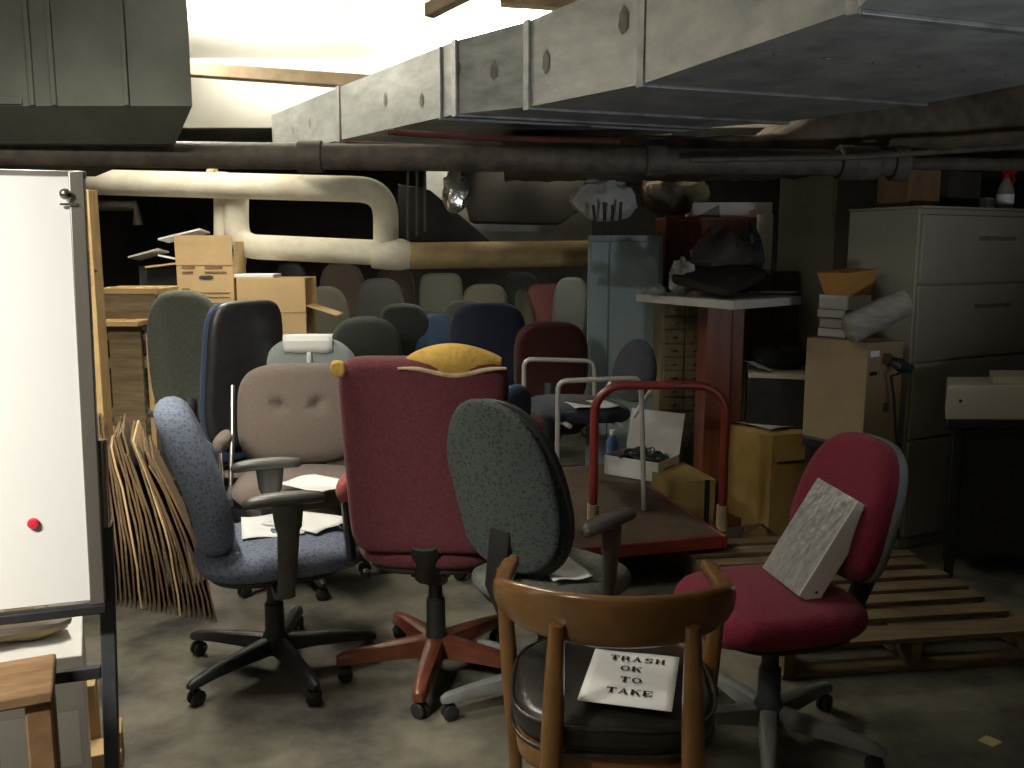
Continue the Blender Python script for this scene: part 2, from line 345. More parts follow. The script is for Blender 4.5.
for i, px in enumerate((408, 417, 425)):
    pipe('hanger_rod', ('leftmost', 'middle', 'rightmost')[i]+' of three thin rods hanging by the elbow of the white pipe', [W(px, 150, 6.1), W(px, 240-4*i, 6.1)], .009, M_galvd, 6)
# beams seen against the bright ceiling
def beam(label, p0, p1, h, d):
    o = Vector(p0); a = Vector(p1)-o; b = Vector((-a.y, a.x, 0)).normalized()*d
    ob = MB().par((0, 0, 0), a, b, Z*h).build('steel_beam', M_beam, bevel=.006); ob.location = o; tag(ob, label, 'beam')
beam('long brown beam crossing below the bright ceiling', W(180, 74, 5.4), W(372, 88, 5.4), .075, .1)
beam('short brown bar end hanging at the top centre', W(424, 17, 4.2), W(500, -22, 3.9), .06, .06)
beam('brown beam behind the top edge of the steel duct', W(500, 3, 5.0), W(660, 14, 5.0), .1, .1)
# dark ductwork behind the pipe
def slab(name, label, pix, Y, d, m):
    q = [W(x, y, Y) for x, y in pix]; o_ = q[0]; dv_ = Vector((0, d, 0))
    o = MB().hexa([p-o_ for p in q], [p-o_+dv_ for p in q]).build(name, m, bevel=.004); o.location = o_; tag(o, label, 'duct')
slab('duct_boot', 'black wedge shaped duct piece above the tan pipe', ((398, 243), (492, 243), (430, 190), (398, 184)), 6.45, .4, mat('matt_black_duct', (.018, .018, .02), (.012, .012, .014), rough=.8))
slab('duct_section', 'pale grey duct panel behind the black wedge duct', ((425, 245), (592, 245), (592, 196), (425, 165)), 7.0, .4, mat('pale_grey_duct', (.34, .34, .31), (.25, .25, .23), rough=.6, scale=4))
b0 = W(470, 222, 6.5)
MB_ = MB().hexa([W(470, 222, 6.5)-b0, W(560, 224, 6.5)-b0, W(560, 224, 6.5)+Vector((0,.45,0))-b0, W(470, 222, 6.5)+Vector((0,.45,0))-b0], [W(455, 165, 6.5)-b0, W(650, 165, 6.5)-b0, W(650, 165, 6.5)+Vector((0,.45,0))-b0, W(455, 165, 6.5)+Vector((0,.45,0))-b0])
o = MB_.build('duct_transition', mat('brown_black_duct', (.032, .026, .021), (.02, .016, .013), rough=.7), bevel=.01); o.location = b0; tag(o, 'brown black tapering duct piece behind the iron pipe', 'duct')
for nm, lab, p, s, m, sd in (('foil_scrap', 'silver foil scrap hanging by the black wedge duct', W(455, 214, 5.75), (.16, .08, .26), M_foil, 3), ('plastic_sheet', 'white plastic sheeting bunched behind the upright rods', W(605, 222, 6.3), (.42, .2, .28), mat('white_plastic_sheet', (.62, .6, .57), (.45, .43, .4), rough=.5), 5), ('foil_scrap', 'crumpled foil insulation left of the white box on top', W(672, 216, 6.6), (.5, .3, .32), mat('dull_foil', (.20, .165, .10), (.06, .045, .03), rough=.75, scale=7, bump=.8), 8), ('foil_scrap', 'small shiny foil tuft under the steel duct corner', W(897, 108, 4.5), (.10, .05, .03), M_foil, 10)):
    crumple(nm, lab, 'insulation scrap', p, s, m, sd)
# ------------------------------------------------------------------ chairs
def caster(parent, p, m=M_black, r=.027, ang=0.):
    b = MB(); M = Matrix.Rotation(ang, 3, 'Z') @ Matrix.Rotation(PI/2, 3, 'X')
    for s in (-1, 1):
        b.lathe([(.001, -.008), (r*.8, -.008), (r, -.004), (r, .004), (r*.8, .008), (.001, .008)], Vector(p)+Rz(ang) @ Vector((0, s*.013, r)), 16, M)
    b.box(Vector(p)+Vector((0, 0, r*1.3)), (.03, .014, r*1.3), Rz(ang)); b.tube([Vector(p)+Vector((0, 0, r)), Vector(p)+Vector((0, 0, .075))], .008, 8)
    return b.build('caster', m, parent)
def star_base(t, r, rot, m, hubz=.1, n=5, lm=None, wood=False, seatz=.4, colm=None, colr=.026):
    colm = colm or M_black
    MB().lathe([(.001, hubz-.035), (.045, hubz-.035), (.05, hubz+.02), (.036, hubz+.05), (.034, seatz*.62), (colr, seatz*.63), (colr, seatz), (.001, seatz)], n=18).build('column', colm, t)
    for k in range(n):
        a = rot+2*PI*k/n; d = Vector((math.cos(a), math.sin(a), 0)); s = Vector((-d.y, d.x, 0))
        b = MB(); rings = []
        for f, w, z0, z1 in ((.03, .030, hubz-.03, hubz+.03), (.35*r+.02, .027, hubz-.025, hubz+.022), (.8*r, .022, .073, .108), (r+.012, .020, .066, .094), (r+.03, .012, .066, .084)):
            if wood: w *= 1.25; z1 += .012
            rings.append([d*f-s*w+Z*z0, d*f+s*w+Z*z0, d*f+s*w*.8+Z*(z1-.006), d*f+s*w*.35+Z*z1, d*f-s*w*.35+Z*z1, d*f-s*w*.8+Z*(z1-.006)])
        b.rings(rings); lg = b.build('leg', lm or m, t, smooth=50)
        caster(lg, d*r, ang=a+1.1*k)
def swivel_chair(name, label, loc, facing, top=1.05, sw=.5, sd=.48, sz=.48, stt=.085, bw=.46, bz=.55, bt=.07, rec=10, e=3., te=0., ms=None, mb=None, shell=None, arms=None, arm_m=None,
                 base_r=.30, rot=.4, base_m=M_black, wood=False, curve=.25, se=3.2, group=None, cat='chair', lumbar=.02, armz=.68, armx=None, lm=None, tufts=(), piping=None, dome=.02, colm=None, pan=True, by=None, bdome=.015, stem=True, edge=None):
    t = thing(name, label, cat, (loc[0], loc[1], 0), face(*facing), group)
    star_base(t, base_r, rot, base_m, wood=wood, seatz=sz-stt-.01, lm=lm, colm=colm)
    MB().pad(sw, sd, stt, lambda u, v, h: (u, v+.02, sz-stt/2+h-.6*max(0, v-sd*.28)**2*4), se, dome=dome).build('seat', ms, t)
    if pan: MB().pad(sw*.86, sd*.84, .03, lambda u, v, h: (u, v+.01, sz-stt-.008+h), 3.).build('seat_pan', M_black, t)
    MB().box((0, -.02, sz-stt-.035), (.14, .22, .045)).build('tilt_mechanism', M_black, t, .01)
    ra = math.radians(rec); bh = (top-bz)/math.cos(ra); y0 = (-sd/2+.02) if by is None else by
    def bm(u, v, h):
        q = v+bh/2
        lum = lumbar*math.exp(-((q-bh*.3)/(.2))**2)
        y = y0-q*math.sin(ra)+curve*u*u+lum+h*math.cos(ra)
        return (u, y, bz+q*math.cos(ra)+h*math.sin(ra))
    bo = MB().pad(bw, bh, bt, bm, e, dome=bdome, taper=te, tufts=tufts, edge=edge).build('backrest', mb, t)
    if shell:
        MB().pad(bw*1.015, bh*1.012, bt*.62, lambda u, v, h: bm(u, v, h-bt*.36), e, taper=te).build('back_shell', shell, t)
    if piping:
        pt = []
        for k in range(57):
            th = 2*PI*k/56; c_, s_ = math.cos(th), math.sin(th)
            u = math.copysign(abs(c_)**(2/e), c_)*bw/2; v = math.copysign(abs(s_)**(2/e), s_)*bh/2; u *= 1+te*(v/(bh/2)); pt.append(bm(u, v, -bt*.1))
        MB().tube(pt, .007, 8, cap=False).build('edge_trim', piping, t)
    if stem: MB().tube([(0, -.02, sz-stt-.03), (0, y0-.06, sz-stt-.02), (0, y0-.09-.02, sz), (0, y0-.06-.12*math.sin(ra), bz+.16)], [.022]*4, 10, sx=1.9).build('back_bar', M_black, t)
    ax = armx or sw/2+.045
    if arms == 'T':
        for s in (-1, 1):
            b = MB().pad(.075, .27, .034, lambda u, v, h: (s*ax+u, .02+v, armz+h-.55*max(0, abs(v)-.03)**2*(1.6 if v < 0 else .9)), 2.6, dome=.006)
            a = b.build('armrest', arm_m or M_armpl, t)
            b = MB(); rings = []
            for z, w, d, y in ((armz-.012, .021, .055, .03), (armz-.10, .020, .045, .03), (armz-.11, .017, .038, .03), (sz-.07, .016, .032, .02), (sz-stt-.05, .012, .03, .01)):
                rings.append([Vector((s*ax+w*math.cos(q), y+d*math.sin(q), z)) for q in [2*PI*i/14 for i in range(14)]])
            b.rings(rings); b.box((s*ax*.55, .01, sz-stt-.035), (ax*.95, .07, .022)); b.build('arm_post', M_armpl, a)
    if arms == 'pad':
        for s in (-1, 1):
            a = MB().pad(.085, .30, .075, lambda u, v, h: (s*ax+u, .02+v, armz+h), 2.4).build('armrest', arm_m, t)
            MB().tube([(s*(ax-.02), -.10, sz-.08), (s*ax, -.08, armz-.04)], .018, 10, sx=1.6).build('arm_post', M_black, a)
            MB().tube([(s*(ax-.02), .10, sz-.08), (s*ax, .12, armz-.04)], .018, 10, sx=1.6).build('arm_post', M_black, a)
    return t
# 1 blue patterned chair, left
pb = F(268, 652, .06)
blue = swivel_chair('swivel_chair', 'blue patterned office chair with two black armrests in front of folded cartons', (pb.x+.03, pb.y, 0), (.93, .36), top=1.03, sw=.52, sd=.57, sz=.50, bw=.47, bz=.47, bt=.115, rec=13, by=-.20, stem=False, e=2.6, te=-.12, ms=M_bluep, mb=M_bluep, arms='T', base_r=.34, rot=-1.0, curve=.55, armz=.71, armx=.265, base_m=M_blackm)
# 2 maroon torn chair seen from behind
pm = F(424, 645, .1)
mar = swivel_chair('executive_chair', 'maroon high back chair with torn top showing yellow foam, on reddish wood legs', (pm.x+.045, pm.y, 0), (.05, 1), top=1.19, sw=.52, sd=.5, sz=.545, bw=.535, bz=.525, bt=.11, rec=3, e=9, te=.06, ms=M_maroon, mb=M_maroon, arms='pad', arm_m=M_pink, base_r=.33, rot=3.42, wood=True, base_m=M_mahog, lm=M_mahog, curve=.12, armz=.70, armx=.30, lumbar=0, bdome=.03, stem=False, by=-.2, edge=.03)
R_m = Matrix.Rotation(face(.05, 1), 3, 'Z')
MB().tube([(0, 0, .35), (0, -.17, .42), (0, -.25, .56)], .024, 10, sx=2).build('back_bar', M_black, mar)
MB().tube([(-.10, .02, .38), (-.24, -.02, .375)], .009, 8).build('lever', M_blackm, mar)
MB().lathe([(.001, -.02), (.018, -.016), (.02, .01), (.001, .02)], (-.25, -.02, .375), 12).build('knob', M_black, mar)
# foam: a crescent lip along the torn top edge, and the torn left corner
yb = -.2-.665*math.sin(math.radians(3))
b = MB(); rings = []
for i in range(25):
    f = i/24; x = -.05+.305*f; hgt = .046*math.sin(PI*f)**.8*(1.1-.25*f)
    r = []
    for k in range(14):
        q = 2*PI*k/14
        r.append(Vector((x, yb-.003+.058*math.cos(q)*(.35+.65*math.sin(PI*f)), 1.182+(hgt+.006)*math.sin(q)-(.012 if math.sin(q) < 0 else 0))))
    rings.append(r)
b.rings(rings); b.build('exposed_foam', M_foam, mar, smooth=60)
b = MB(); b.tube([(-.07+.345*f, yb-.062+.018*math.sin(PI*f), 1.158-.016*math.sin(PI*f)+.006*math.sin(9*f)) for f in [i/20 for i in range(21)]], [.004+.006*math.sin(PI*i/20) for i in range(21)], 8); b.build('torn_edge', M_foampale, mar)
b = MB(); b.pad(.05, .055, .02, lambda u, v, h: (-.262+u, yb-.055+h*-1, 1.155+v), 2.6, n=24); b.build('torn_corner', M_foam, mar)
# 3 charcoal patterned chair, centre front
pc = F(512, 672, .1)
dark = swivel_chair('swivel_chair', 'charcoal patterned chair with black rim between maroon chair and wooden armchair', (pc.x+.12, pc.y, 0), (.66, .75), top=1.075, sw=.48, sd=.47, sz=.48, bw=.44, bz=.50, bt=.07, by=-.15, rec=11, e=2.35, te=-.10, ms=mat('grey_green_seat_fabric', (.20, .21, .18), (.12, .13, .115), rough=.95, scale=80, bump=.4), mb=M_greyp, arms='T', base_r=.35, rot=4.25, curve=.35, armz=.68, armx=.235, piping=M_black, base_m=M_greyleg)
MB().pad(.445, .60, .03, lambda u, v, h: (u, -.15-(v+.30)*math.sin(math.radians(11))+.35*u*u-.045+h, .80+v*.95), 2.35, taper=-.1).build('back_cover', M_greyp, dark)
# 4 taupe tufted chair
pt_ = W(297, 480, 4.05)
tau = swivel_chair('tufted_armchair', 'taupe button tufted chair with chrome arm, behind the blue patterned chair', (pt_.x, 4.05, 0), (.16, -1), top=.98, sw=.56, sd=.5, sz=.50, bw=.58, bz=.50, bt=.11, rec=12, e=3.6, ms=M_taupe, mb=M_taupe, base_r=.3, rot=.7, curve=.1, tufts=((-.09, .04, .05, .03), (.09, .04, .05, .03)), lumbar=.02, bdome=.035)
for s in (-1, 1):
    a = MB().pad(.07, .26, .06, lambda u, v, h: (s*.315+u, .04+v, .68+h), 2.5).build('armrest', M_taupe, tau)
    MB().tube([(s*.315, .13, .44), (s*.315, .14, .65)], .011, 10).build('arm_post', M_chrome, a); MB().tube([(s*.315, -.12, .42), (s*.315, -.25, .66), (s*.315, -.31, .88)], .012, 10).build('arm_post', M_chrome, a)
    MB().box((s*.29, .0, .42), (.05, .3, .03)).build('arm_bracket', M_black, a)
for u in (-.09, .09):
    MB().lathe([(.001, -.004), (.012, -.002), (.008, .004), (.001, .005)], (u, -.25+.02-.27*math.sin(math.radians(12))+.035, .775), 10, Matrix.Rotation(-PI/2, 3, 'X')).build('button', M_taupe, tau)
# 5 pale blue grey chair with paper
pq = W(312, 400, 4.9)
mint = swivel_chair('swivel_chair', 'pale blue grey chair with white paper taped over its back', (pq.x, 5.1, 0), (-.05, 1), top=1.07, sw=.5, sd=.48, sz=.48, bw=.53, bz=.56, bt=.08, rec=8, e=2.5, ms=M_mint, mb=M_mint, curve=.2, rot=.2, stem=True)
# 6 grey green chair + 7 navy side-on chair
pg = W(186, 290, 4.75)
gg = swivel_chair('high_back_chair', 'grey green high back chair left of the navy side-on chair', (W(184, 290, 5.15).x+.0, 5.42, 0), (.0, 1), top=W(186, 290, 5.1).z, sw=.5, sd=.48, sz=.50, bw=.47, bz=.52, bt=.08, rec=7, e=3., te=-.10, ms=M_greeng, mb=M_greeng, curve=.3)
pn = W(233, 400, 5.3)
nv = swivel_chair('high_back_chair', 'navy high back chair with black shell, seen side-on before the boxes', (W(238, 340, 4.75).x-.19, 4.88, 0), (-.84, .54), top=W(236, 300, 4.75).z, sw=.5, sd=.48, sz=.48, bw=.48, bz=.50, bt=.10, rec=5, e=5, ms=M_navyb, mb=M_navyb, shell=M_black, curve=.3, rot=.9, arms='T', armz=.67)
# 8 crimson task chair
pr = F(768, 712, .1)
red = swivel_chair('task_chair', 'crimson task chair on grey star base with white binder on its seat', (pr.x, pr.y, 0), (-.93, -.26), top=.965, sw=.50, sd=.52, sz=.50, stt=.09, bw=.42, bz=.54, bt=.075, rec=13, e=3., te=-.10, ms=M_red, mb=M_red, shell=M_greyleg, base_r=.32, rot=1.35, base_m=M_greyleg, colm=M_slate, curve=.5, dome=.01, by=-.215, pan=True)
# background chairs: (px centre, py top, distance, width, facing, fabric, label)
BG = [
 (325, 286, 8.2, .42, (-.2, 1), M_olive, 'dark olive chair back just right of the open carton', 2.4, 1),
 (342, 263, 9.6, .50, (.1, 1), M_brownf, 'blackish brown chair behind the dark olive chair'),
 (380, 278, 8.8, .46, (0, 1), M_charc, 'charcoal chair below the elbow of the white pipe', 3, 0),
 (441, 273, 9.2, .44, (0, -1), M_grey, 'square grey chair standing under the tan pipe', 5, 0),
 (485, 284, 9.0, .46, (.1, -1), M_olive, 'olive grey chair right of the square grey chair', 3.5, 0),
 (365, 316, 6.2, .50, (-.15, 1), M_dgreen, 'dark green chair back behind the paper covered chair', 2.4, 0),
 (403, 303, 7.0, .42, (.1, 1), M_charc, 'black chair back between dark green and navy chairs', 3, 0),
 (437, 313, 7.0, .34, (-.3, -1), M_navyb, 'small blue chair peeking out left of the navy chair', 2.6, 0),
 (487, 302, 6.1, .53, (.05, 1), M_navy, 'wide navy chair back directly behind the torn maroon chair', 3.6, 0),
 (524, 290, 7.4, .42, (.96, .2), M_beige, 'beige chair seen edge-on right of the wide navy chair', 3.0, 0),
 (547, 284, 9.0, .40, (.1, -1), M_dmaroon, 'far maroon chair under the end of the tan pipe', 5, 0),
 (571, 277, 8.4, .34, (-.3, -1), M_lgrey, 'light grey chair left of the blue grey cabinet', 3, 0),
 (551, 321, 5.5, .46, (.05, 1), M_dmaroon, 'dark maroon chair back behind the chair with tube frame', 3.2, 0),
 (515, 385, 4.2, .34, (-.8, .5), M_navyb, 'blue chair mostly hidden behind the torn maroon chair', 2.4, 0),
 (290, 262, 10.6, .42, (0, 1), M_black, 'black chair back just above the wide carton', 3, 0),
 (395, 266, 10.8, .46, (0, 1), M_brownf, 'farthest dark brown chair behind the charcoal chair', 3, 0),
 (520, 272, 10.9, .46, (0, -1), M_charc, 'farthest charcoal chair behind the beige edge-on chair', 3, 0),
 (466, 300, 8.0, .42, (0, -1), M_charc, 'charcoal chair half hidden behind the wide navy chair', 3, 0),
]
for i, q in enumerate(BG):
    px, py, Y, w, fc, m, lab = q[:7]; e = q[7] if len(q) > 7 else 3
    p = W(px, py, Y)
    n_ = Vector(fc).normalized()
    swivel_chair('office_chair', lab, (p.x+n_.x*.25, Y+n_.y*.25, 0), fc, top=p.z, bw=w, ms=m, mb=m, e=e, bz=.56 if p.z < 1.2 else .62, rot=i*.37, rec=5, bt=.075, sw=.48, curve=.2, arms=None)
# ------------------------------------------------------------------ wooden armchair
A = F(617, 705, .45)
wc = thing('wooden_armchair', 'varnished wooden armchair with curved rail and black leather seat', 'chair', (A.x, A.y+.125, 0), math.radians(-4))
rw, rb = .278, .30
def horse(s):               # s in -1..1 round the back from the left arm tip to the right
    if abs(s) < .62:
        a = s/.62*PI/2*1.0; return Vector((rw*math.sin(a), -rb*math.cos(a)*.92+.0, 0)), a
    k = (abs(s)-.62)/.38; sg = math.copysign(1, s)
    return Vector((sg*(rw+.006*k-.02*k*k), .245*k, 0)), sg*PI/2
rings = []
N = 61
for i in range(N):
    s = -1+2*i/(N-1); p, a = horse(s); k = abs(s)
    c = max(0, 1-(k/.66)**2.6)
    h = .036+.080*c; zc = .695+.022*c-.02*k*k+.01*max(0, k-.8); th = .034+.012*(1-c)
    p2, _ = horse(min(1, s+.01)); p1, _ = horse(max(-1, s-.01)); d = (p2-p1).normalized(); nrm = Vector((d.y, -d.x, 0))
    if k > .965: th *= .6; h *= .75
    r = []
    for j in range(16):
        q = 2*PI*j/16; cc, ss = math.cos(q), math.sin(q)
        z = math.copysign(abs(ss)**.6, ss)*h/2; x = math.copysign(abs(cc)**.8, cc)*th/2
        lean = -.16*(z)*c                      # upper edge leans out backwards
        r.append(p+nrm*(x-lean)+Vector((0, 0, zc+z+(.012*c if z > 0 else 0))))
    rings.append(r)
MB().rings(rings).build('back_rail', M_wood, wc, smooth=60)
def wleg(tp, bt, r0, r1, r2):
    tp, bt = Vector(tp), Vector(bt); pts, rs = [], []
    for i in range(13):
        f = i/12; pts.append(tp.lerp(bt, f)); rs.append(r0+(r1-r0)*math.sin(PI*min(1, f*1.25))*1.0 if f < .8 else r1*.35+r0*.65-(f-.8)*(r0-r2)*2)
    MB().tube(pts, rs, 14, sx=.85).build('leg', M_wood, wc)
wleg((-.135, -.268, .71), (-.155, -.30, 0), .017, .026, .014); wleg((.165, -.255, .71), (.18, -.29, 0), .017, .026, .014)
wleg((-.283, .10, .70), (-.25, .20, 0), .017, .023, .013); wleg((.283, .10, .70), (.25, .20, 0), .017, .023, .013)
MB().pad(.50, .49, .085, lambda u, v, h: (u, v+.0, .425+h), 3.2, dome=.03, edge=.03).build('seat', M_leather, wc)
for z in (.452, .388):
    MB().tube([(math.copysign(abs(math.cos(q))**(2/3.2), math.cos(q))*.249, math.copysign(abs(math.sin(q))**(2/3.2), math.sin(q))*.244, z) for q in [2*PI*k/64 for k in range(65)]], .005, 8, cap=False).build('piping', M_leather, wc)
MB().pad(.475, .465, .06, lambda u, v, h: (u, v, .355+h), 4, edge=.008).build('apron', M_wood, wc)
# the sign on it
sg = thing('paper_sign', 'white sign reading TRASH OK TO TAKE on the black leather seat', 'sign', (0, 0, 0))
sx, sy = F(577, 700, .503), F(668, 711, .503)
ex = (sy-sx).normalized(); ey = Vector((-ex.y, ex.x, 0))
def S(u, v, h=0): return sx+ex*u+ey*v+Z*h
b = MB(); G = 10
vs = [S(.216*i/G, .279*j/G, .0012*math.sin(i*.6)*math.sin(j*.5)) for j in range(G+1) for i in range(G+1)]
b.add(vs, [(j*(G+1)+i, j*(G+1)+i+1, (j+1)*(G+1)+i+1, (j+1)*(G+1)+i) for j in range(G) for i in range(G)])
po = b.build('sheet', M_paper, sg); md = po.modifiers.new('s', 'SOLIDIFY'); md.thickness = .001
def glyph(ch, b, ox, oy, w, h, tk):
    def P(pts): b.add([S(ox+x*w, oy+y*h, .0028) for x, y in pts], [tuple(range(len(pts)))])
    tx = tk/w; ty = tk*.55/h
    def rc(x0, y0, x1, y1): P([(x0, y0), (x1, y0), (x1, y1), (x0, y1)])
    def ser(x, y, hw=.17): rc(x-hw, y-ty/2 if y > .5 else y, x+hw, y if y > .5 else y+ty)
    def arc_(cx, cy, rx, ry, a0, a1, n=14):
        for i in range(n):
            q0, q1 = math.radians(a0+(a1-a0)*i/n), math.radians(a0+(a1-a0)*(i+1)/n)
            P([(cx+rx*math.cos(q0), cy+ry*math.sin(q0)), (cx+rx*math.cos(q1), cy+ry*math.sin(q1)), (cx+(rx-tx)*math.cos(q1), cy+(ry-ty)*math.sin(q1)), (cx+(rx-tx)*math.cos(q0), cy+(ry-ty)*math.sin(q0))])
    L, R = .16, .84
    if ch == 'T': rc(.5-tx/2, 0, .5+tx/2, 1); rc(.02, 1-ty, .98, 1); rc(.02, .72, .02+tx*.5, 1); rc(.98-tx*.5, .72, .98, 1); ser(.5, 0, .22)
    if ch == 'H':
        for x in (L+.02, R-.02): rc(x-tx/2, 0, x+tx/2, 1); ser(x, 0); rc(x-.17, 1-ty, x+.17, 1)
        rc(L, .5-ty/2, R, .5+ty/2)
    if ch == 'E':
        rc(L-tx/2, 0, L+tx/2, 1); rc(.0, 0, .92, ty); rc(.0, 1-ty, .88, 1); rc(L, .5-ty/2, .66, .5+ty/2); rc(.92-tx*.5, 0, .92, .3); rc(.88-tx*.5, .72, .88, 1); rc(.66-tx*.4, .38, .66, .62)
    if ch == 'O': tx *= .75; arc_(.5, .5, .48, .5, 0, 360, 24)
    if ch == 'A':
        P([(.08, 0), (.08+tx*.55, 0), (.53, 1), (.42, 1)]); P([(.92-tx, 0), (.92, 0), (.58, 1), (.42, 1)]); rc(.25, .28, .75, .28+ty); ser(.1, 0, .14); ser(.86, 0, .16)
    if ch == 'R':
        rc(L-tx/2, 0, L+tx/2, 1); ser(L, 0); rc(0, 1-ty, .55, 1); rc(L, .47, .55, .47+ty); arc_(.55, .735, .33, .265, -90, 90, 10); P([(.45, .5), (.45+tx, .5), (.98, 0), (.98-tx, 0)])
    if ch == 'K':
        rc(L-tx/2, 0, L+tx/2, 1); ser(L, 0); rc(0, 1-ty, .34, 1); P([(L, .38), (L, .52), (.78, 1), (.92, 1)]); P([(.38, .6), (.38+tx, .66), (.98, 0), (.98-tx, 0)]); ser(.85, 0, .15); rc(.68, 1-ty, .98, 1)
    if ch == 'S':
        arc_(.5, .73, .42, .27, 20, 270, 14); arc_(.5, .27, .42, .27+ty*.0, -160, 90, 14); rc(.86-tx*.4, .66, .86, 1); rc(.10, 0, .10+tx*.4, .34)
for word, cy_, cx_ in (('TRASH', .222, .116), ('OK', .168, .106), ('TO', .110, .112), ('TAKE', .050, .116)):
    w, h, sp = .0235, .027, .0285
    x0 = cx_-sp*len(word)/2; b = MB()
    for i, ch in enumerate(word): glyph(ch, b, x0+i*sp, cy_, w, h, .0064)
    b.build('lettering', M_ink, sg)
# ------------------------------------------------------------------ loose sheets on chairs
def sheet(name, label, c, w, d, rz, m=M_paper, tilt=(0, 0), cat='paper', amp=.004):
    b = MB(); G = 8
    for_ = [Vector((w*(i/G-.5), d*(j/G-.5), amp*math.sin(i*.9+j*.4))) for j in range(G+1) for i in range(G+1)]
    b.add(for_, [(j*(G+1)+i, j*(G+1)+i+1, (j+1)*(G+1)+i+1, (j+1)*(G+1)+i) for j in range(G) for i in range(G)])
    o = b.build(name, m); md = o.modifiers.new('s', 'SOLIDIFY'); md.thickness = .0015
    o.location = c; o.rotation_euler = (tilt[0], tilt[1], rz); return tag(o, label, cat)
sheet('paper_sheet', 'white sheet lying across the seat of the blue patterned chair', F(272, 525, .523), .216, .279, .30)
sheet('paper_sheet', 'second white sheet poking out beyond the armrest on the blue patterned seat', F(306, 521, .526), .20, .26, 1.1)
sheet('paper_sheet', 'white sheet on the seat of the taupe tufted chair', F(316, 483, .535), .216, .279, .9)
sheet('paper_sheet', 'white sheet on the grey seat behind the wooden armchair', F(562, 568, .51), .13, .2, .3)
sheet('scrap_paper', 'small yellowish paper scrap on the bare floor at lower right', F(990, 741, .004), .055, .05, .6, mat('yellow_scrap', (.62, .55, .28), (.5, .44, .2)), amp=.001)
sheet('paper_sheet', 'pale sheet on the navy seat of the tube framed chair', F(592, 404, .745), .24, .2, .2, M_paperd)
# paper taped over the pale chair back, and the strip of tape
tp = W(308, 340, 4.80)
px_ = mint
b = MB()
by_ = -.24+.02
def onback(u, z, off):
    ra = math.radians(8); return Vector((u, by_-(z-.56)*math.tan(ra)+.2*u*u-.045-off, z))
G = 8
rowz = [(.985, .004), (1.02, .004), (1.05, .006), (1.077, -.012), (1.083, -.045)]
vs = [onback(-.13+.26*i/G, z+.004*math.sin(i*1.7)*(1 if z < 1 else 0), off+.002*math.sin(i*1.3)) for z, off in rowz for i in range(G+1)]
b.add(vs, [(j*(G+1)+i, j*(G+1)+i+1, (j+1)*(G+1)+i+1, (j+1)*(G+1)+i) for j in range(4) for i in range(G)])
o = b.build('paper_note', M_paper); md = o.modifiers.new('s', 'SOLIDIFY'); md.thickness = .0015
o.location = mint.location; o.rotation_euler = mint.rotation_euler; tag(o, 'white paper folded over the top of the pale blue grey chair', 'paper')
b = MB(); vs = []
for j in range(9):
    z = .99-.023*j; w = (.026 if j % 3 else .021); vs += [onback(.005-.001*j-w/2, z, .007+.002*(j % 2)), onback(.005-.001*j+w/2, z, .007+.002*(j % 2))]
b.add(vs, [(2*j, 2*j+1, 2*j+3, 2*j+2) for j in range(8)])
o = b.build('tape_strip', mat('white_tape', (.8, .82, .8), (.7, .72, .7), rough=.35)); md = o.modifiers.new('s', 'SOLIDIFY'); md.thickness = .001
o.location = mint.location; o.rotation_euler = mint.rotation_euler; tag(o, 'crinkled white tape strip hanging down the pale blue grey chair', 'tape')
# ------------------------------------------------------------------ binder on the crimson seat
B0 = F(757, 564, .525)-Vector((.008, .085, 0))
u_ = Vector((.50, .05, .865)).normalized(); w_ = Vector((.36, -.92, -.02)); w_ = (w_-u_*w_.dot(u_)).normalized(); t_ = u_.cross(w_).normalized()
if t_.x < 0: t_ = -t_
bi = thing('ring_binder', 'white ring binder tilted against the back of the crimson chair', 'binder', B0+Z*.02)
MB().par((0, 0, 0), u_*.33, w_*.19, t_*.006).build('front_cover', M_plasticw, bi, .002)
MB().par(t_*.072, u_*.33, w_*.19, t_*.006).build('rear_cover', M_paper, bi, .002)
MB().par(w_*.186, u_*.33, w_*.006, t_*.078).build('spine', M_paper, bi, .002)
MB().par(u_*.006+w_*.012+t_*.009, u_*.318, w_*.168, t_*.058).build('page_block', M_paper, bi, .002)
for f in (.035, .285):
    c = u_*f+w_*.1925+t_*.05; M = Matrix((u_, t_, w_)).transposed()
    MB().lathe([(.0008, 0), (.005, 0), (.004, .001), (.0008, .0012)], c, 12, M).build('rivet', M_ink, bi)
# ------------------------------------------------------------------ red platform cart
hl, hr = F(593, 519, .22), F(722, 520, .22)
hx = (hr-hl); hx.z = 0; wid = hx.length; hx.normalize(); hy = Vector((-hx.y, hx.x, 0))
ct = thing('platform_cart', 'red platform cart with brown deck and looped push handle', 'cart', hl)
A14 = math.radians(14); kx, ky = Vector((math.cos(A14), math.sin(A14), 0)), Vector((-math.sin(A14), math.cos(A14), 0))
DW = .74
dk0 = F(722, 535, .22)-hl-kx*DW-Z*.03
MB().par(dk0, kx*DW, ky*1.45, Z*.03).build('deck', M_deck, ct, .004)
MB().par(dk0-ky*.02-Z*.03, kx*DW, ky*.02, Z*.062).build('deck_rim', M_redpaint, ct, .006)
MB().par(dk0-kx*.02-Z*.03-ky*.02, kx*.02, ky*1.49, Z*.062).build('deck_rim', M_redpaint, ct, .006)
MB().par(dk0+kx*DW-Z*.03-ky*.02, kx*.02, ky*1.49, Z*.062).build('deck_rim', M_redpaint, ct, .006)
MB().tube([Z*-.045, hx*wid-Z*.045], .02, 10).build('handle_bracket', M_redpaint, ct)
H = .665
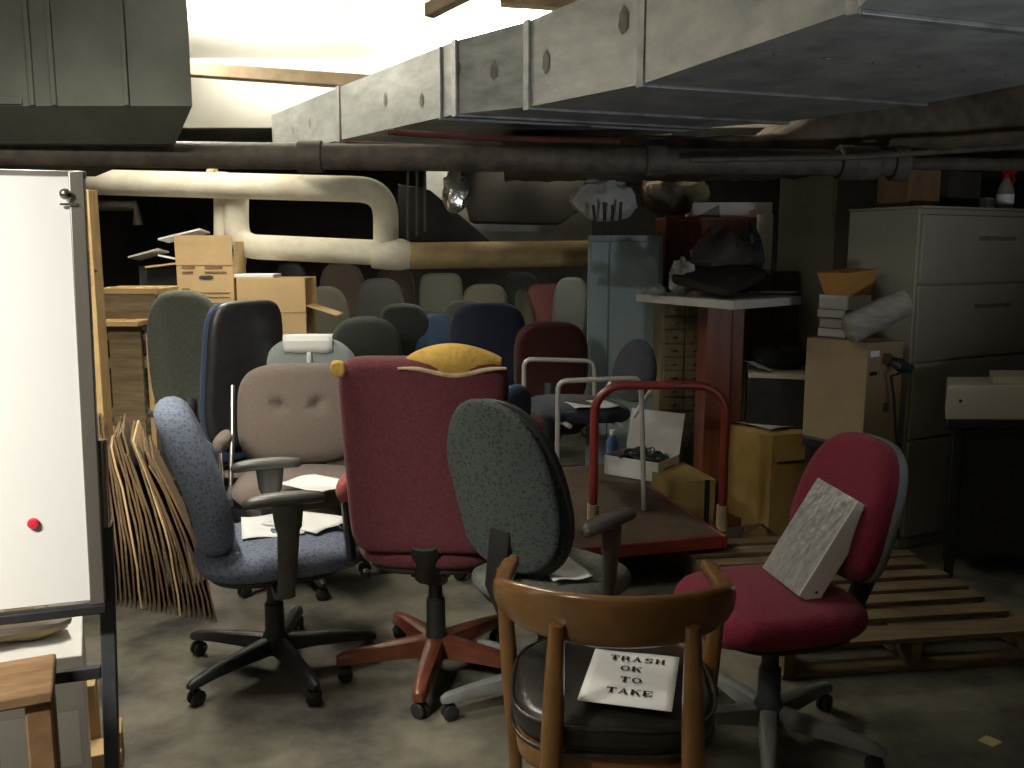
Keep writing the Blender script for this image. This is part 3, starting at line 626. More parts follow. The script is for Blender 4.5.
pth = [Vector((0, 0, .0))]+[Vector((0, 0, .2))]+[hx*(.14-.14*math.cos(q))+Z*(H-.14+.14*math.sin(q)) for q in [PI/2*i/8 for i in range(9)]]+[hx*(wid-.14+.14*math.sin(q))+Z*(H-.14+.14*math.cos(q)) for q in [PI/2*i/8 for i in range(9)]]+[hx*wid+Z*.2, hx*wid]
MB().tube(pth, .0215, 14).build('push_handle', M_redpaint, ct)
for q in (0, wid): MB().tube([hx*q-Z*.05, hx*q+Z*.075], .03, 14).build('socket', mat('worn_cream_socket', (.40, .31, .2), (.28, .2, .12)), ct)
for a, c in ((.09, .16), (DW-.09, .16), (.09, 1.29), (DW-.09, 1.29)):
    o_ = dk0+kx*a+ky*c; o_.z = 0
    w = MB().lathe([(.001, -.02), (.055, -.02), (.062, -.012), (.062, .012), (.055, .02), (.001, .02)], o_-Z*.158, 20, Rz(A14) @ Matrix.Rotation(PI/2, 3, 'Y')).build('wheel', M_black, ct)
    MB().box(o_-Z*.085, (.07, .07, .06)).build('wheel_fork', M_galvd, w, .006)
# chair with pale tube frame standing on the cart deck
n0, n1 = F(643, 507, .222), W(560, 381, 4.45)
la = thing('tube_frame_chair', 'navy chair with pale grey tube arm loops standing on the cart', 'chair', (0, 0, 0))
fL = W(558, 381, 4.42); fR = W(641, 378, 4.42); bL = W(524, 359, 5.0); bR = W(594, 361, 5.0)
def loop(a, c, foot_shift):
    az = Vector((a.x, a.y, .223)); cz = Vector((c.x+foot_shift, c.y, .223)); r = .05
    p = [az]+arc(az, a, c, 6, r)+arc(a, c, cz, 6, r)+[cz]
    MB().tube(p, .013, 10, up=(0, 1, 0)).build('arm_loop', M_frame, la)
loop(fL, fR, .03); loop(bL, bR, .02)
cxy = (fL+fR+bL+bR)/4; ux = (fR-fL); ux.z = 0; ux.normalize(); uy = (bL-fL); uy.z = 0; dyl = uy.length; uy.normalize()
cc = Vector((cxy.x, cxy.y, 0))
MB().pad(.46, dyl*.86, .08, lambda u, v, h: cc+ux*u+uy*v+Z*(.695+h), 3.6, dome=.012).build('seat', M_navyd, la)
MB().pad(dyl*.82, .40, .06, lambda u, v, h: cc+ux*(.26+.30*(v+.2)*.55-h*.8)+uy*u+Z*(.90+v*.82-.25*u*u*2), 2.1, dome=.01).build('backrest', M_navyd, la)
for v in (-1, 1): MB().tube([cc+uy*v*dyl*.40+ux*.20+Z*.69, cc+uy*v*dyl*.42+ux*.30+Z*.86], .012, 8).build('back_support', M_frame, la)
MB().tube([cc-uy*dyl*.5+ux*.12+Z*.655, cc+uy*dyl*.5+ux*.12+Z*.655], .012, 8).build('crossbar', M_frame, la)
MB().tube([cc-uy*dyl*.5-ux*.14+Z*.655, cc+uy*dyl*.5-ux*.14+Z*.655], .012, 8).build('crossbar', M_frame, la)
# open white box of cables
def carton(name, label, o, a, b, h, m, flaps=(), bevel=.003, cat='box', open_=False, fm=None, group=None):
    """box standing at corner o with floor vectors a, b; flaps = list of (side, length, angle)"""
    o, a, b = Vector(o), Vector(a), Vector(b); t = thing(name, label, cat, o, 0, group); th = .006
    if open_:
        an, bn = a.normalized(), b.normalized()
        B = MB(); B.par((0, 0, 0), a, b, Z*th); B.par((0, 0, 0), a, bn*th, Z*h); B.par(b-bn*th, a, bn*th, Z*h); B.par((0, 0, 0), an*th, b, Z*h); B.par(a-an*th, an*th, b, Z*h)
    else: B = MB().par((0, 0, 0), a, b, Z*h)
    B.build('box_body', m, t, bevel)
    for side, ln, ang in flaps:
        e0, ed, out = {'front': (Vector(), a, -b.normalized()), 'back': (b, a, b.normalized()), 'left': (Vector(), b, -a.normalized()), 'right': (a, b, a.normalized())}[side]
        d = out*math.cos(math.radians(ang))+Z*math.sin(math.radians(ang)); nn = ed.normalized().cross(d)*.004
        MB().par(e0+Z*h, ed, d*ln, nn).build('flap', fm or m, t)
    return t
c0 = F(604, 474, .223); c1 = F(658, 483, .223); 
a_ = (c1-c0); b_ = Vector((-a_.y, a_.x, 0)).normalized()*.27
M_wbox = mat('white_card', (.62, .62, .6), (.55, .55, .53), rough=.7, scale=4)
wb = carton('cable_box', 'open white box of black cables on the cart deck', c0, a_, b_, .115, M_wbox, flaps=(('back', .24, 75),), open_=True, fm=M_wbox)
b = MB()
for k in range(14):
    rnd = random.Random(k); cx, cy = rnd.uniform(.25, .75), rnd.uniform(.25, .75); ln = a_.length
    b.tube([a_*cx+b_*cy+Vector((.07*math.cos(q+k), .055*math.sin(q), .085+.02*math.sin(2*q+k)+.003*k)) for q in [2*PI*i/18 for i in range(19)]], .008, 6)
ob = b.build('cable_tangle', M_black); ob.location = c0; tag(ob, 'tangle of black cables heaped inside the open white box', 'cables'); ob['kind'] = 'stuff'
MB().par(a_*1.002+b_*.25+Z*.04, b_*.5, a_.normalized()*.002, Z*.03).build('red_print', mat('dull_red_print', (.3, .06, .05), (.25, .05, .04)), wb)
# yellow carton, large cardboard carton, loose bits by the cart
y0 = F(690, 533, 0); y0.x = .855
yc = carton('yellow_carton', 'low yellowish carton on the floor beside the cart deck', y0, kx*.27, ky*.42, .285, mat('olive_carton', (.30, .215, .07), (.22, .155, .05), rough=.85))
MB().par(kx*.205-ky*.002+Z*.01, kx*.03, ky*.002, Z*.274).build('dark_tape', M_black, yc); MB().par(kx*.07-ky*.002+Z*.02, kx*.06, ky*.002, Z*.04).build('paper_label', M_paperd, yc)
k0 = F(756, 540, 0); bigc = carton('open_carton', 'large tan carton topped with papers behind the crimson chair', k0+BX*.08, BX*.42+Vector((0, -.05, 0)), BY*.42, .56, M_cardy, flaps=(('front', .14, -75),))
sheet('paper_sheet', 'white papers lying flat on the large tan carton', k0+BX*.28+BY*.22+Z*.575, .33, .26, AX+.1, M_paperd)
sheet('paper_sheet', 'skewed white sheet on top of the carton papers', k0+BX*.34+BY*.26+Z*.585, .25, .18, AX-.4, M_paper)
crumple('plastic_bag', 'black bag slumped on the floor behind the low yellowish carton', 'bag', (1.19, 5.42, 0), (.26, .22, .52), M_black, 21)
bt = thing('plastic_bottle', 'small blue bottle behind the white box of cables', 'bottle', F(612, 468, .223))
MB().lathe([(.001, 0), (.035, 0), (.038, .02), (.038, .16), (.02, .2), (.015, .205), (.001, .205)]).build('bottle_body', M_bluepl, bt); MB().lathe([(.001, .205), (.018, .205), (.018, .235), (.001, .236)]).build('bottle_cap', M_paper, bt)
crumple('cloth_bundle', 'brown bundle on the floor between the cart and crimson chair', 'bundle', F(757, 548, 0), (.18, .18, .12), M_cardd, 33)
# ------------------------------------------------------------------ lateral file cabinet etc. on the right
D1 = math.radians(28); GX, GY = Vector((math.cos(D1), math.sin(D1), 0)), Vector((-math.sin(D1), math.cos(D1), 0))
fc = W(920, 208, 4.45); fc.z = 0
HT = W(922, 208, 4.45).z
lf = thing('file_cabinet', 'tall putty lateral file cabinet carrying the spray bottle', 'cabinet', fc)
MB().par((0, 0, 0), GX*1.05, GY*.43, Z*HT).build('cabinet_body', M_file, lf, .006)
zs = [.07, .38, .68, .98, 1.02, 1.37, HT-.03]
zd = sorted([W(960, y, 4.45+.04*9.6*.05).z for y in (515, 440)]+[W(960, 361, 4.52).z, W(960, 284, 4.52).z, HT-.025])
zd = [.06]+[z for z in zd if z > .2]
for i in range(len(zd)-1):
    d = MB().par(GX*.012-GY*.018+Z*(zd[i]+.006), GX*1.026, GY*.018, Z*(zd[i+1]-zd[i]-.012)).build('drawer', M_file, lf, .004)
    MB().par(GX*.44-GY*.023+Z*(zd[i+1]-.13), GX*.30, GY*.006, Z*.022).build('handle', mat('dark_pull', (.17, .15, .11), (.13, .11, .08), rough=.4), d, .003)
MB().par(-GX*.006-GY*.022+Z*HT, GX*1.062, GY*.456, Z*.012).build('cabinet_top', M_file, lf, .004)
TOPZ = HT+.012
def ontop(px, q):            # point on the cabinet top, seen at column px, q metres behind the front edge
    best = None
    for i in range(200):
        p = fc+GX*(i*.006)+GY*q; dep = p.y*CP-(TOPZ-CH)*SP
        e = abs(512+FPX*p.x/dep-px)
        if best is None or e < best[0]: best = (e, p)
    return best[1]+Z*TOPZ
sp_ = thing('spray_bottle', 'clear spray bottle with red trigger on the putty file cabinet', 'bottle', ontop(1004, .16), .5)
MB().lathe([(.001, 0), (.04, 0), (.045, .01), (.045, .09), (.04, .12), (.022, .16), (.016, .185), (.001, .186)]).build('bottle_body', mat('translucent_plastic', (.55, .5, .42), (.4, .36, .3), rough=.2, trans=.4, spec=.5), sp_)
MB().box((0, -.012, .205), (.03, .075, .03)).build('spray_head', M_redpl, sp_, .006); MB().tube([(0, -.03, .195), (0, -.045, .16), (0, -.035, .14)], .006, 8).build('trigger', M_redpl, sp_); MB().lathe([(.001, .17), (.019, .17), (.019, .195), (.001, .195)]).build('collar', M_redpl, sp_)
MB().lathe([(.0452, .03), (.0455, .03), (.0455, .085), (.0452, .085)]).build('bottle_label', M_paper, sp_)
carton('small_carton', 'brown carton at the left end of the cabinet top', ontop(908, .10), BX*.22, BY*.2, .2, M_cardd)
carton('dark_carton', 'dark carton behind the brown one on the cabinet top', ontop(948, .20), GX*.26, GY*.16, .2, mat('near_black_card', (.05, .042, .036), (.035, .03, .026)))
carton('small_white_box', 'small white box beside the spray bottle', ontop(986, .22), GX*.12, GY*.08, .07, M_wbox)
# cream drawer unit on black table
TX, TY = Vector((1, -.02, 0)), Vector((.42, .91, 0))
q0 = W(938, 560, 4.02)
TZ = .765
tb = thing('black_table', 'black table with dark sides in front of the file cabinet', 'table', (q0.x, 4.02, 0))
MB().par(Z*(TZ-.04), TX*1.2, TY*.36, Z*.04).build('tabletop', M_black, tb, .004)
for a, b_2 in ((.03, .03), (1.12, .03), (.03, .30), (1.12, .30)): MB().par(TX*a+TY*b_2, TX*.045, TY*.045, Z*(TZ-.04)).build('leg', M_black, tb, .003)
MB().par(TX*.075+TY*.05+Z*.10, TX*1.04, TY*.02, Z*(TZ-.15)).build('modesty_panel', M_black, tb, .003)
MB().par(TX*.045+TY*.075+Z*.10, TX*.015, TY*.24, Z*(TZ-.15)).build('side_panel', M_black, tb, .003)
r0 = W(946, 416, 4.02); r0.z = TZ
dr = thing('drawer_box', 'cream drawer box with small keyhole lying on the black table', 'drawer box', r0+TY*.01)
hz = .155
MB().par((0, 0, 0), TX*.9, TY*.32, Z*hz).build('drawer_body', M_creamp, dr, .003)
MB().par(TX*.20+TY*.05+Z*hz, TX*.7, TY*.25, Z*.035).build('drawer_lid', M_creamp, dr, .003)
MB().lathe([(.0008, 0), (.008, 0), (.007, .004), (.0008, .004)], TX*.06-TY*.001+Z*.085, 12, Matrix.Rotation(PI/2, 3, 'X')).build('keyhole', M_ink, dr)
# tan carton stack with the hanging cable
s0 = W(865, 400, 4.28); s0.z = 0
TB, TT = W(858, 447, 4.28).z, W(858, 343, 4.28).z
e1, e2 = Vector((math.cos(math.radians(28)), math.sin(math.radians(28)), 0)), Vector((-math.sin(math.radians(35)), math.cos(math.radians(35)), 0))
bs = thing('black_crate', 'black crate under the tall tan carton', 'crate', s0)
MB().par((0, 0, 0), e1*.25, e2*.33, Z*(TB)).build('crate_body', M_black, bs, .006); MB().par(-e1*.01-e2*.01+Z*(TB-.05), e1*.27, e2*.35, Z*.045).build('crate_rim', M_black, bs, .004)
tc = carton('tall_carton', 'tall tan carton on the black crate with cable over its side', s0+Z*TB, e1*.25, e2*.35, TT-TB, M_cardt)
tz = TT-TB
MB().par(e1*.02-e2*.002+Z*(tz-.07), e1*.06, e2*.002, Z*.03).build('shipping_label', M_paper, tc); MB().par(e1*.02-e2*.002+Z*(tz-.16), e1*.05, e2*.002, Z*.018).build('printed_mark', M_ink, tc)
MB().par(e1*.13-e2*.002+Z*.16, e1*.035, e2*.002, Z*.045).build('hand_hole', M_cardd, tc)
cb = [W(888, 366, 4.28), W(893, 358, 4.24), W(903, 360, 4.24), W(908, 368, 4.25), W(898, 374, 4.25), W(891, 376, 4.28), W(894, 400, 4.30), W(896, 440, 4.30), W(897, 490, 4.30), W(898, 540, 4.30)]
o = MB().tube([p-cb[0] for p in cb], .007, 8).build('black_cable', M_black); o.location = cb[0]; tag(o, 'black cable looped and hanging beside the tall tan carton', 'cable')
o = MB().tube([W(892, 362, 4.25)-cb[0], W(900, 366, 4.23)-cb[0], W(912, 369, 4.23)-cb[0]], [.018, .03, .02], 10).build('cable_plug', M_black); o.location = cb[0]; tag(o, 'black plug bundle at the top of the hanging cable', 'plug')
# roll, books, orange tray on the carton
pr_ = thing('wrapped_roll', 'plastic wrapped paper roll lying on the tall tan carton', 'roll', (0, 0, 0))
ra_, rb_ = W(848, 330, 4.25), W(905, 302, 4.33)
MB().tube([ra_, ra_.lerp(rb_, .02), ra_.lerp(rb_, .98), rb_], [.06, .072, .072, .06], 18, sx=.8).build('roll_body', mat('dull_plastic_wrap', (.36, .34, .3), (.22, .2, .17), rough=.35, scale=9, bump=.4, stretch=(1, 1, 4)), pr_)
for i, (lab, h, m, sh) in enumerate((('dark bound book at the bottom of the stack on the carton', .05, M_slate, 0), ('white paper ream in the middle of the stack on the carton', .05, M_paperd, .01), ('grey bound book at the top of the stack on the carton', .045, M_greyleg, -.01), ('pale folder pile directly beneath the orange paperboard tray', .07, M_paperd, .0))):
    zb = TT+[.0, .05, .10, .145][i]
    t = thing('book', lab, 'book', s0+e2*.19+e1*(.075+sh)+Z*zb)
    MB().par(Z*.004, e1*.16, e2*.16, Z*(h-.008)).build('page_block', M_paperd, t, .001)
    MB().par(-e2*.004, e1*.165, e2*.168, Z*.004).build('cover', m, t); MB().par(-e2*.004+Z*(h-.004), e1*.165, e2*.168, Z*.004).build('cover', m, t); MB().par(-e2*.006, e1*.165, e2*.004, Z*h).build('spine', m, t)
ot = thing('paper_tray', 'orange paperboard tray on the book stack beside the file cabinet', 'tray', s0+e2*.17+e1*.055+Z*(TT+.216))
MB().hexa([e1*.03+e2*.02, e1*.18+e2*.02, e1*.18+e2*.16, e1*.03+e2*.16], [Z*.11-e1*.01, e1*.21+Z*.13, e1*.21+e2*.18+Z*.13, e2*.18+Z*.11-e1*.01]).build('tray_body', M_orange, ot, .003)
# beige tall cabinets
bc = W(828, 300, 5.6); bc.z = 0
def cabinet(name, label, c, a, b, h, m, doors=1, seams=(), knob=None, side=None):
    t = thing(name, label, 'cabinet', c)
    MB().par((0, 0, 0), a, b, Z*h).build('cabinet_body', m, t, .006)
    an, bn = a.normalized(), b.normalized(); w = a.length/doors
    zz = [0.05]+list(seams)+[h-.02]
    for j in range(len(zz)-1):
        for i in range(doors):
            d = MB().par(an*(i*w+.008)-bn*.016+Z*(zz[j]+.005), an*(w-.016), bn*.016, Z*(zz[j+1]-zz[j]-.01)).build('door', m, t, .003)
            MB().par(an*(i*w+w*.82)-bn*.026+Z*((zz[j]+zz[j+1])/2), an*.02, bn*.01, Z*.1).build('handle', knob or M_galvd, d, .002)
    return t
cabinet('storage_cabinet', 'tall pale beige storage cabinet reaching up behind the iron pipe', bc, BX*.47, BY*.48, 2.06, M_cream, 1, (1.75,))
cabinet('storage_cabinet', 'brown metal cabinet in the dark beneath the beige one', W(746, 300, 5.6)*1-Z*W(746, 300, 5.6).z, BX*.42, BY*.35, W(790, 272, 5.65).z, mat('brown_metal', (.12, .10, .075), (.09, .075, .055), rough=.5), 2, ())
# blue grey cabinet
bl = W(588, 240, 5.9); zt = W(625, 235, 5.9).z; bl.z = 0
b2 = thing('steel_cabinet', 'blue grey steel cabinet with upright rods on top', 'cabinet', bl)
wv = W(663, 240, 5.95)-W(588, 240, 5.9); wv.z = 0
bvec = Vector((.05, .45, 0))
MB().par((0, 0, 0), wv, bvec, Z*zt).build('cabinet_body', M_bluecab, b2, .006)
wn = wv.normalized(); bn_ = bvec.normalized()
d = MB().par(wn*.02-bn_*.018+Z*.08, wn*(wv.length*.24), bn_*.018, Z*(zt-.12)).build('door', M_bluecab, b2, .004)
d = MB().par(wn*(wv.length*.30)-bn_*.018+Z*.08, wn*(wv.length*.66), bn_*.018, Z*(zt-.12)).build('door', M_bluecab, b2, .004)
MB().par(wn*(wv.length*.92)-bn_*.022+Z*(zt*.60), wn*.014, bn_*.006, Z*.12).build('handle', M_black, d)
for i, px in enumerate((596, 605, 612, 619)):
    p = W(px, 233, 6.1); p.z = zt; o = MB().tube([(0, 0, 0), (-.02+.01*i, 0, .20+.02*(i % 2))], .010, 8).build('upright_rod', M_iron); o.location = p
    tag(o, ('leftmost', 'second', 'third', 'rightmost')[i]+' of four thin rods standing on the blue grey cabinet', 'rod')
# card drawers
cd = thing('card_catalog', 'tan card index cabinet of small drawers behind the white topped stand', 'cabinet', (W(662, 300, 5.6).x, 5.6, 0))
cw = W(710, 300, 5.6).x-W(662, 300, 5.6).x; chh = W(680, 296, 5.6).z
MB().box((cw/2, .2, chh/2), (cw, .4, chh)).build('cabinet_body', mat('tan_drawer_paint', (.22, .175, .10), (.17, .135, .08), rough=.5), cd, .004)
for j in range(9):
    z = chh-.05-.085*j
    for i in range(2):
        d = MB().box((cw*(.27+.46*i), -.008, z-.035), (cw*.42, .016, .072)).build('drawer', MATS['tan_drawer_paint'], cd, .003)
        MB().box((cw*(.27+.46*i), -.02, z-.035), (.04, .012, .012)).build('handle', M_chrome, d, .003)
# wood cabinet behind with white box stack on top
wz = W(710, 217, 6.4).z
wcab = cabinet('wooden_cabinet', 'red brown wooden cabinet behind the cushion and plastic bags', W(664, 300, 6.35)-Z*W(664, 300, 6.35).z, Vector((W(762, 300, 6.4).x-W(664, 300, 6.35).x, .06, 0)), Vector((0, .45, 0)), wz, M_redwood, 2)
for i, (p0, p1, yb_, h, lab) in enumerate(((692, 772, 217, .105, 'long white box with dark triangle on the wooden cabinet'),)):
    a = W(p0, yb_, 6.5); c = W(p1, yb_, 6.5); a.z = c.z = wz
    t = carton('white_box', lab, a, c-a, Vector((0, .25, 0)), h, M_wbox)
    MB().add([Vector((.02, -.003, 0)), Vector((.2, -.003, .0)), Vector((.19, -.003, .09))], [(0, 1, 2)]).build('printed_triangle', M_greyleg, t)
p = W(757, 262, 6.28)
t = carton('white_box', 'white box on end right of the dark cushion', Vector((p.x, 6.28, 0))+Z*0, Vector((.10, 0, 0)), Vector((0, .05, 0)), W(757, 214, 6.28).z, M_wbox)
# ------------------------------------------------------------------ white topped stand with cushion
ns = W(733, 303, 4.5); TZ2 = ns.z+.01; ls, rs_ = W(636, 288, 5.25), W(802, 292, 4.95)
stn = thing('display_stand', 'white topped stand on a red brown wooden pedestal', 'stand', (ns.x, ns.y, 0))
va, vb = ls-ns, rs_-ns; va.z = vb.z = 0
MB().par(Z*(TZ2-.045), vb, va, Z*.045).build('stand_top', mat('worn_white_laminate', (.55, .54, .48), (.46, .45, .40), rough=.5), stn, .005)
pc_ = (va+vb)*.32
pw0 = W(706, 350, 4.95)-Vector((ns.x, ns.y, 0)); pw1 = W(745, 350, 4.95)-Vector((ns.x, ns.y, 0)); pw0.z = pw1.z = 0
pd = pw1-pw0; pn_ = Vector((-pd.y, pd.x, 0)).normalized()
MB().par(pw0, pd*.66, pn_*.26, Z*(TZ2-.045)).build('pedestal', M_redwood, stn, .005); MB().par(pw0+pd*.68+pn_*.03, pd*.32, pn_*.2, Z*(TZ2-.045)).build('pedestal_side', M_redwood, stn, .005)
MB().par(pw0-pd*.2-pn_*.1, pd*1.4, pn_*.46, Z*.05).build('pedestal_base', M_redwood, stn, .005)
# cushion (flat black square, one corner to the viewer, resting tilted on the clutter)
cN, cL, cR, cB = W(727, 300, 4.56), W(666, 279, 5.0), W(772, 273, 5.02), W(716, 258, 5.3)
cN.z = TZ2+.028
un = (cR-cN); vn = (cL-cN)
nrm = un.cross(vn).normalized(); nrm = nrm if nrm.z > 0 else -nrm
mid = (cL+cR)/2
cu = thing('seat_cushion', 'black square cushion with one corner over the stand edge', 'cushion', mid)
MB().pad(1, 1, .045, lambda u, v, h: un*u*.98+vn*v*.98+nrm*h, 7, edge=.02, dome=.008).build('cushion_body', mat('black_cushion_cloth', (.028, .024, .021), (.018, .015, .013), rough=.9, scale=60, bump=.2), cu)
hp = cN+(cR-cN)*.9; 
MB().tube([(cR-mid)*.98, (cR-mid)*.98-Vector((.05, -.02, -.02))], .008, 6).build('tag_loop', M_black, cu)
crumple('dark_bag', 'crumpled brown black bag heaped behind the square cushion', 'bag', (W(718, 262, 5.3).x, 5.25, TZ2), (.34, .22, .36), mat('dark_bag_plastic', (.05, .038, .028), (.022, .018, .015), rough=.5, scale=9), 12)
crumple('dark_bag', 'black pointed bag leaning right of the square cushion', 'bag', (W(748, 270, 5.25).x, 5.28, TZ2), (.16, .16, .38), M_black, 13, amp=.3)
crumple('clear_bag', 'clear crinkled plastic bag left of the square cushion', 'bag', (W(681, 270, 5.08).x, 5.06, TZ2), (.14, .12, .19), M_film, 14, (22, 14), .3)
crumple('plastic_wrap', 'small greenish plastic wrap on the left corner of the stand', 'bag', (W(655, 285, 5.05).x, 5.04, TZ2), (.12, .09, .06), mat('green_grey_film', (.22, .25, .2), (.1, .11, .09), rough=.2, spec=.7), 15)
sheet('paper_sheet', 'white papers at the right corner of the stand', F(772, 292, TZ2+.012), .24, .17, .5, M_paper)
# dark shelf right of the pedestal
sh0 = W(748, 372, 4.9); shz = sh0.z
sd_ = thing('low_cabinet', 'dark low cabinet with pale top edge right of the pedestal', 'cabinet', (sh0.x, 4.9, 0))
MB().par(Z*0, Vector((.34, -.10, 0)), Vector((.1, .4, 0)), Z*(shz-.03)).build('cabinet_body', M_black, sd_, .005); MB().par(Z*(shz-.03)-Vector((0, .015, 0)), Vector((.35, -.10, 0)), Vector((.1, .42, 0)), Z*.025).build('cabinet_top', M_creamp, sd_, .003)
crumple('dark_cloth', 'dark cloth piled on the low cabinet', 'cloth', (sh0.x+.24, 5.08, shz), (.36, .26, .12), M_charc, 41)
sheet('paper_sheet', 'triangular pale paper on the low dark cabinet', (sh0.x+.07, 4.95, shz+.03), .14, .12, .7, M_paperd, (.3, .2))
# ------------------------------------------------------------------ pallet
pf = F(785, 646, .135); pw_ = Vector((math.cos(math.radians(8)), math.sin(math.radians(8)), 0)); pdp = Vector((-math.sin(math.radians(8)), math.cos(math.radians(8)), 0))
pa = thing('wooden_pallet', 'weathered wooden pallet on the floor beside the crimson chair', 'pallet', (pf.x, pf.y, 0))
Mrot = Rz(math.radians(8))
PW = 1.03
ys = [0, .175, .315, .445, .575, .705, .835, .965, 1.09]
for i, y in enumerate(ys):
    w = .125 if i == 0 else .085
    MB().par(pdp*y+Z*(.115+.003*(i % 3))-pw_*(.01*(i % 2)), pw_*(PW-.015*(i % 3)), pdp*w+Z*(.004*((i % 2)-.5)), Z*.019).build('deck_slat', M_pallet, pa, .002)
for x in (0, .49, PW-.045): MB().par(pw_*x+Z*.02, pw_*.04, pdp*1.17, Z*.095).build('stringer', M_pallet, pa, .002)
for y in (0.01, .53, 1.07): MB().par(pdp*y+Z*.001, pw_*PW, pdp*.09, Z*.019).build('bottom_slat', M_pallet, pa, .002)
# ------------------------------------------------------------------ whiteboard easel
EX = Vector((math.cos(math.radians(18)), math.sin(math.radians(18)), 0)); EN = Vector((math.sin(math.radians(18)), -math.cos(math.radians(18)), 0))   # along to the right / towards viewer
br = W(97, 604, 2.0); tr = W(75, 171, 2.0)
ez = thing('whiteboard_easel', 'large whiteboard on a black legged easel at the left', 'whiteboard', (br.x, br.y, 0))
zb, zt_ = br.z, tr.z; vx = tr.x-br.x
UPV = Vector((vx, 0, zt_-zb)); UPn = UPV.normalized()
O = Vector((0, 0, zb))
MB().par(O-EX*1.25-EX*.012+UPn*.01, EX*1.25, -EN*.012, UPV-UPn*.02).build('board', M_white, ez, .002)
MB().par(O-EX*1.25+UPV-UPn*.016, EX*1.27, -EN*.024+EN*.006, UPn*.016).build('top_rail', M_alu, ez, .002)
MB().par(O-EX*.014+EN*.005, EX*.032, -EN*.03, UPV).build('side_rail', M_alu, ez, .003)
MB().par(O-EX*1.25-UPn*.022+EN*.012, EX*1.27, -EN*.03, UPn*.022).build('marker_tray', M_blackm, ez, .003)
up0 = O+UPV
MB().tube([up0+EX*.006-EN*.035, O+UPV*.34+EX*.006-EN*.035], .010, 12).build('upper_post', M_alu, ez)
MB().tube([O+UPV*.39+EX*.024-EN*.026, O+UPV*.18+EX*.024-EN*.026], .012, 14).build('chrome_post', M_chrome, ez)
lz = F(122, 768, 0)
leg_t = O+UPV*.185+EX*.022-EN*.03; foot = Vector((leg_t.x-.035, leg_t.y, 0.0))
dl_ = (leg_t-foot)
MB().par(foot-EX*.018, EX*.034, -EN*.03, dl_).build('leg', M_slate, ez, .004)
MB().par(foot-EX*.03-EN*.25, EX*.05, EN*.5, Z*.03).build('foot_bar', M_slate, ez, .004)
foot2 = foot-EX*1.18
MB().par(foot2-EX*.018, EX*.034, -EN*.03, dl_).build('leg', M_slate, ez, .004); MB().par(foot2-EX*.03-EN*.25, EX*.05, EN*.5, Z*.03).build('foot_bar', M_slate, ez, .004)
cz = W(60, 686, 2.0).z
MB().par(foot-EX*1.18+Z*cz, EX*1.18, -EN*.02, Z*.03).build('crossbar', M_blackm, ez, .003)
for zz, hh in ((.05, .02),):
    cl = up0-UPn*.05-EX*.02
    MB().lathe([(.001, 0), (.010, .001), (.012, .006), (.006, .012), (.001, .013)], cl+EN*.008, 14, Matrix.Rotation(math.radians(18), 3, 'Z') @ Matrix.Rotation(PI/2, 3, 'X')).build('clip_knob', M_chrome, ez)
    MB().par(cl-UPn*.024-EX*.012+EN*.006, EX*.035, EN*.003, UPn*.005).build('clip_arm', M_chrome, ez)
MB().lathe([(.001, 0), (.004, .001), (.004, .004), (.001, .005)], up0-UPn*.032-EX*.155+EN*.001, 10, Matrix.Rotation(math.radians(18), 3, 'Z') @ Matrix.Rotation(PI/2, 3, 'X')).build('screw', M_galvd, ez)
mg = br+UPV*.21-EX*.122+EN*.001
o = MB().lathe([(.001, 0), (.0125, 0), (.0125, .005), (.010, .008), (.001, .009)], (0, 0, 0), 20, Matrix.Rotation(math.radians(18), 3, 'Z') @ Matrix.Rotation(PI/2, 3, 'X')).build('round_magnet', M_magnet); o.location = mg; tag(o, 'round red magnet low on the whiteboard', 'magnet')
# tall notched timber behind the easel
tq = W(87, 190, 3.95); nt = thing('notched_timber', 'tall notched raw timber standing behind the whiteboard', 'timber', (tq.x, 3.95, 0))
MB().box((0, 0, tq.z/2), (.05, .09, tq.z)).build('timber_body', M_pine, nt, .004)
for k in range(11):
    MB().box((.004, -.0455, tq.z-.12-.028*k+.006*math.sin(k)), (.022, .002, .004)).build('notch', M_cardd, nt)
MB().tube([(.016, -.03, tq.z-.33), (.034, -.04, tq.z-.345)], .006, 6).build('nail', M_black, nt)
# wooden stool lower left
ztop = .60
sa, sb = F(53, 690, ztop), F(50, 652, ztop)
so = thing('wooden_stool', 'worn brown wooden stool in the lower left corner', 'stool', (sa.x, sa.y, 0), math.radians(25))
dp_ = (sb.y-sa.y)*1.1
MB().box((-.22, dp_/2, ztop-.015), (.44, dp_, .03)).build('seat', M_stool, so, .006)
for x, y in ((-.032, .03), (-.405, .03), (-.032, dp_-.03), (-.405, dp_-.03)): MB().box((x, y, (ztop-.03)/2), (.05, .04, ztop-.03)).build('leg', M_stool, so, .004)
for y in (.03, dp_-.03): MB().box((-.22, y, ztop*.45), (.33, .02, .04)).build('stretcher', M_stool, so, .003)
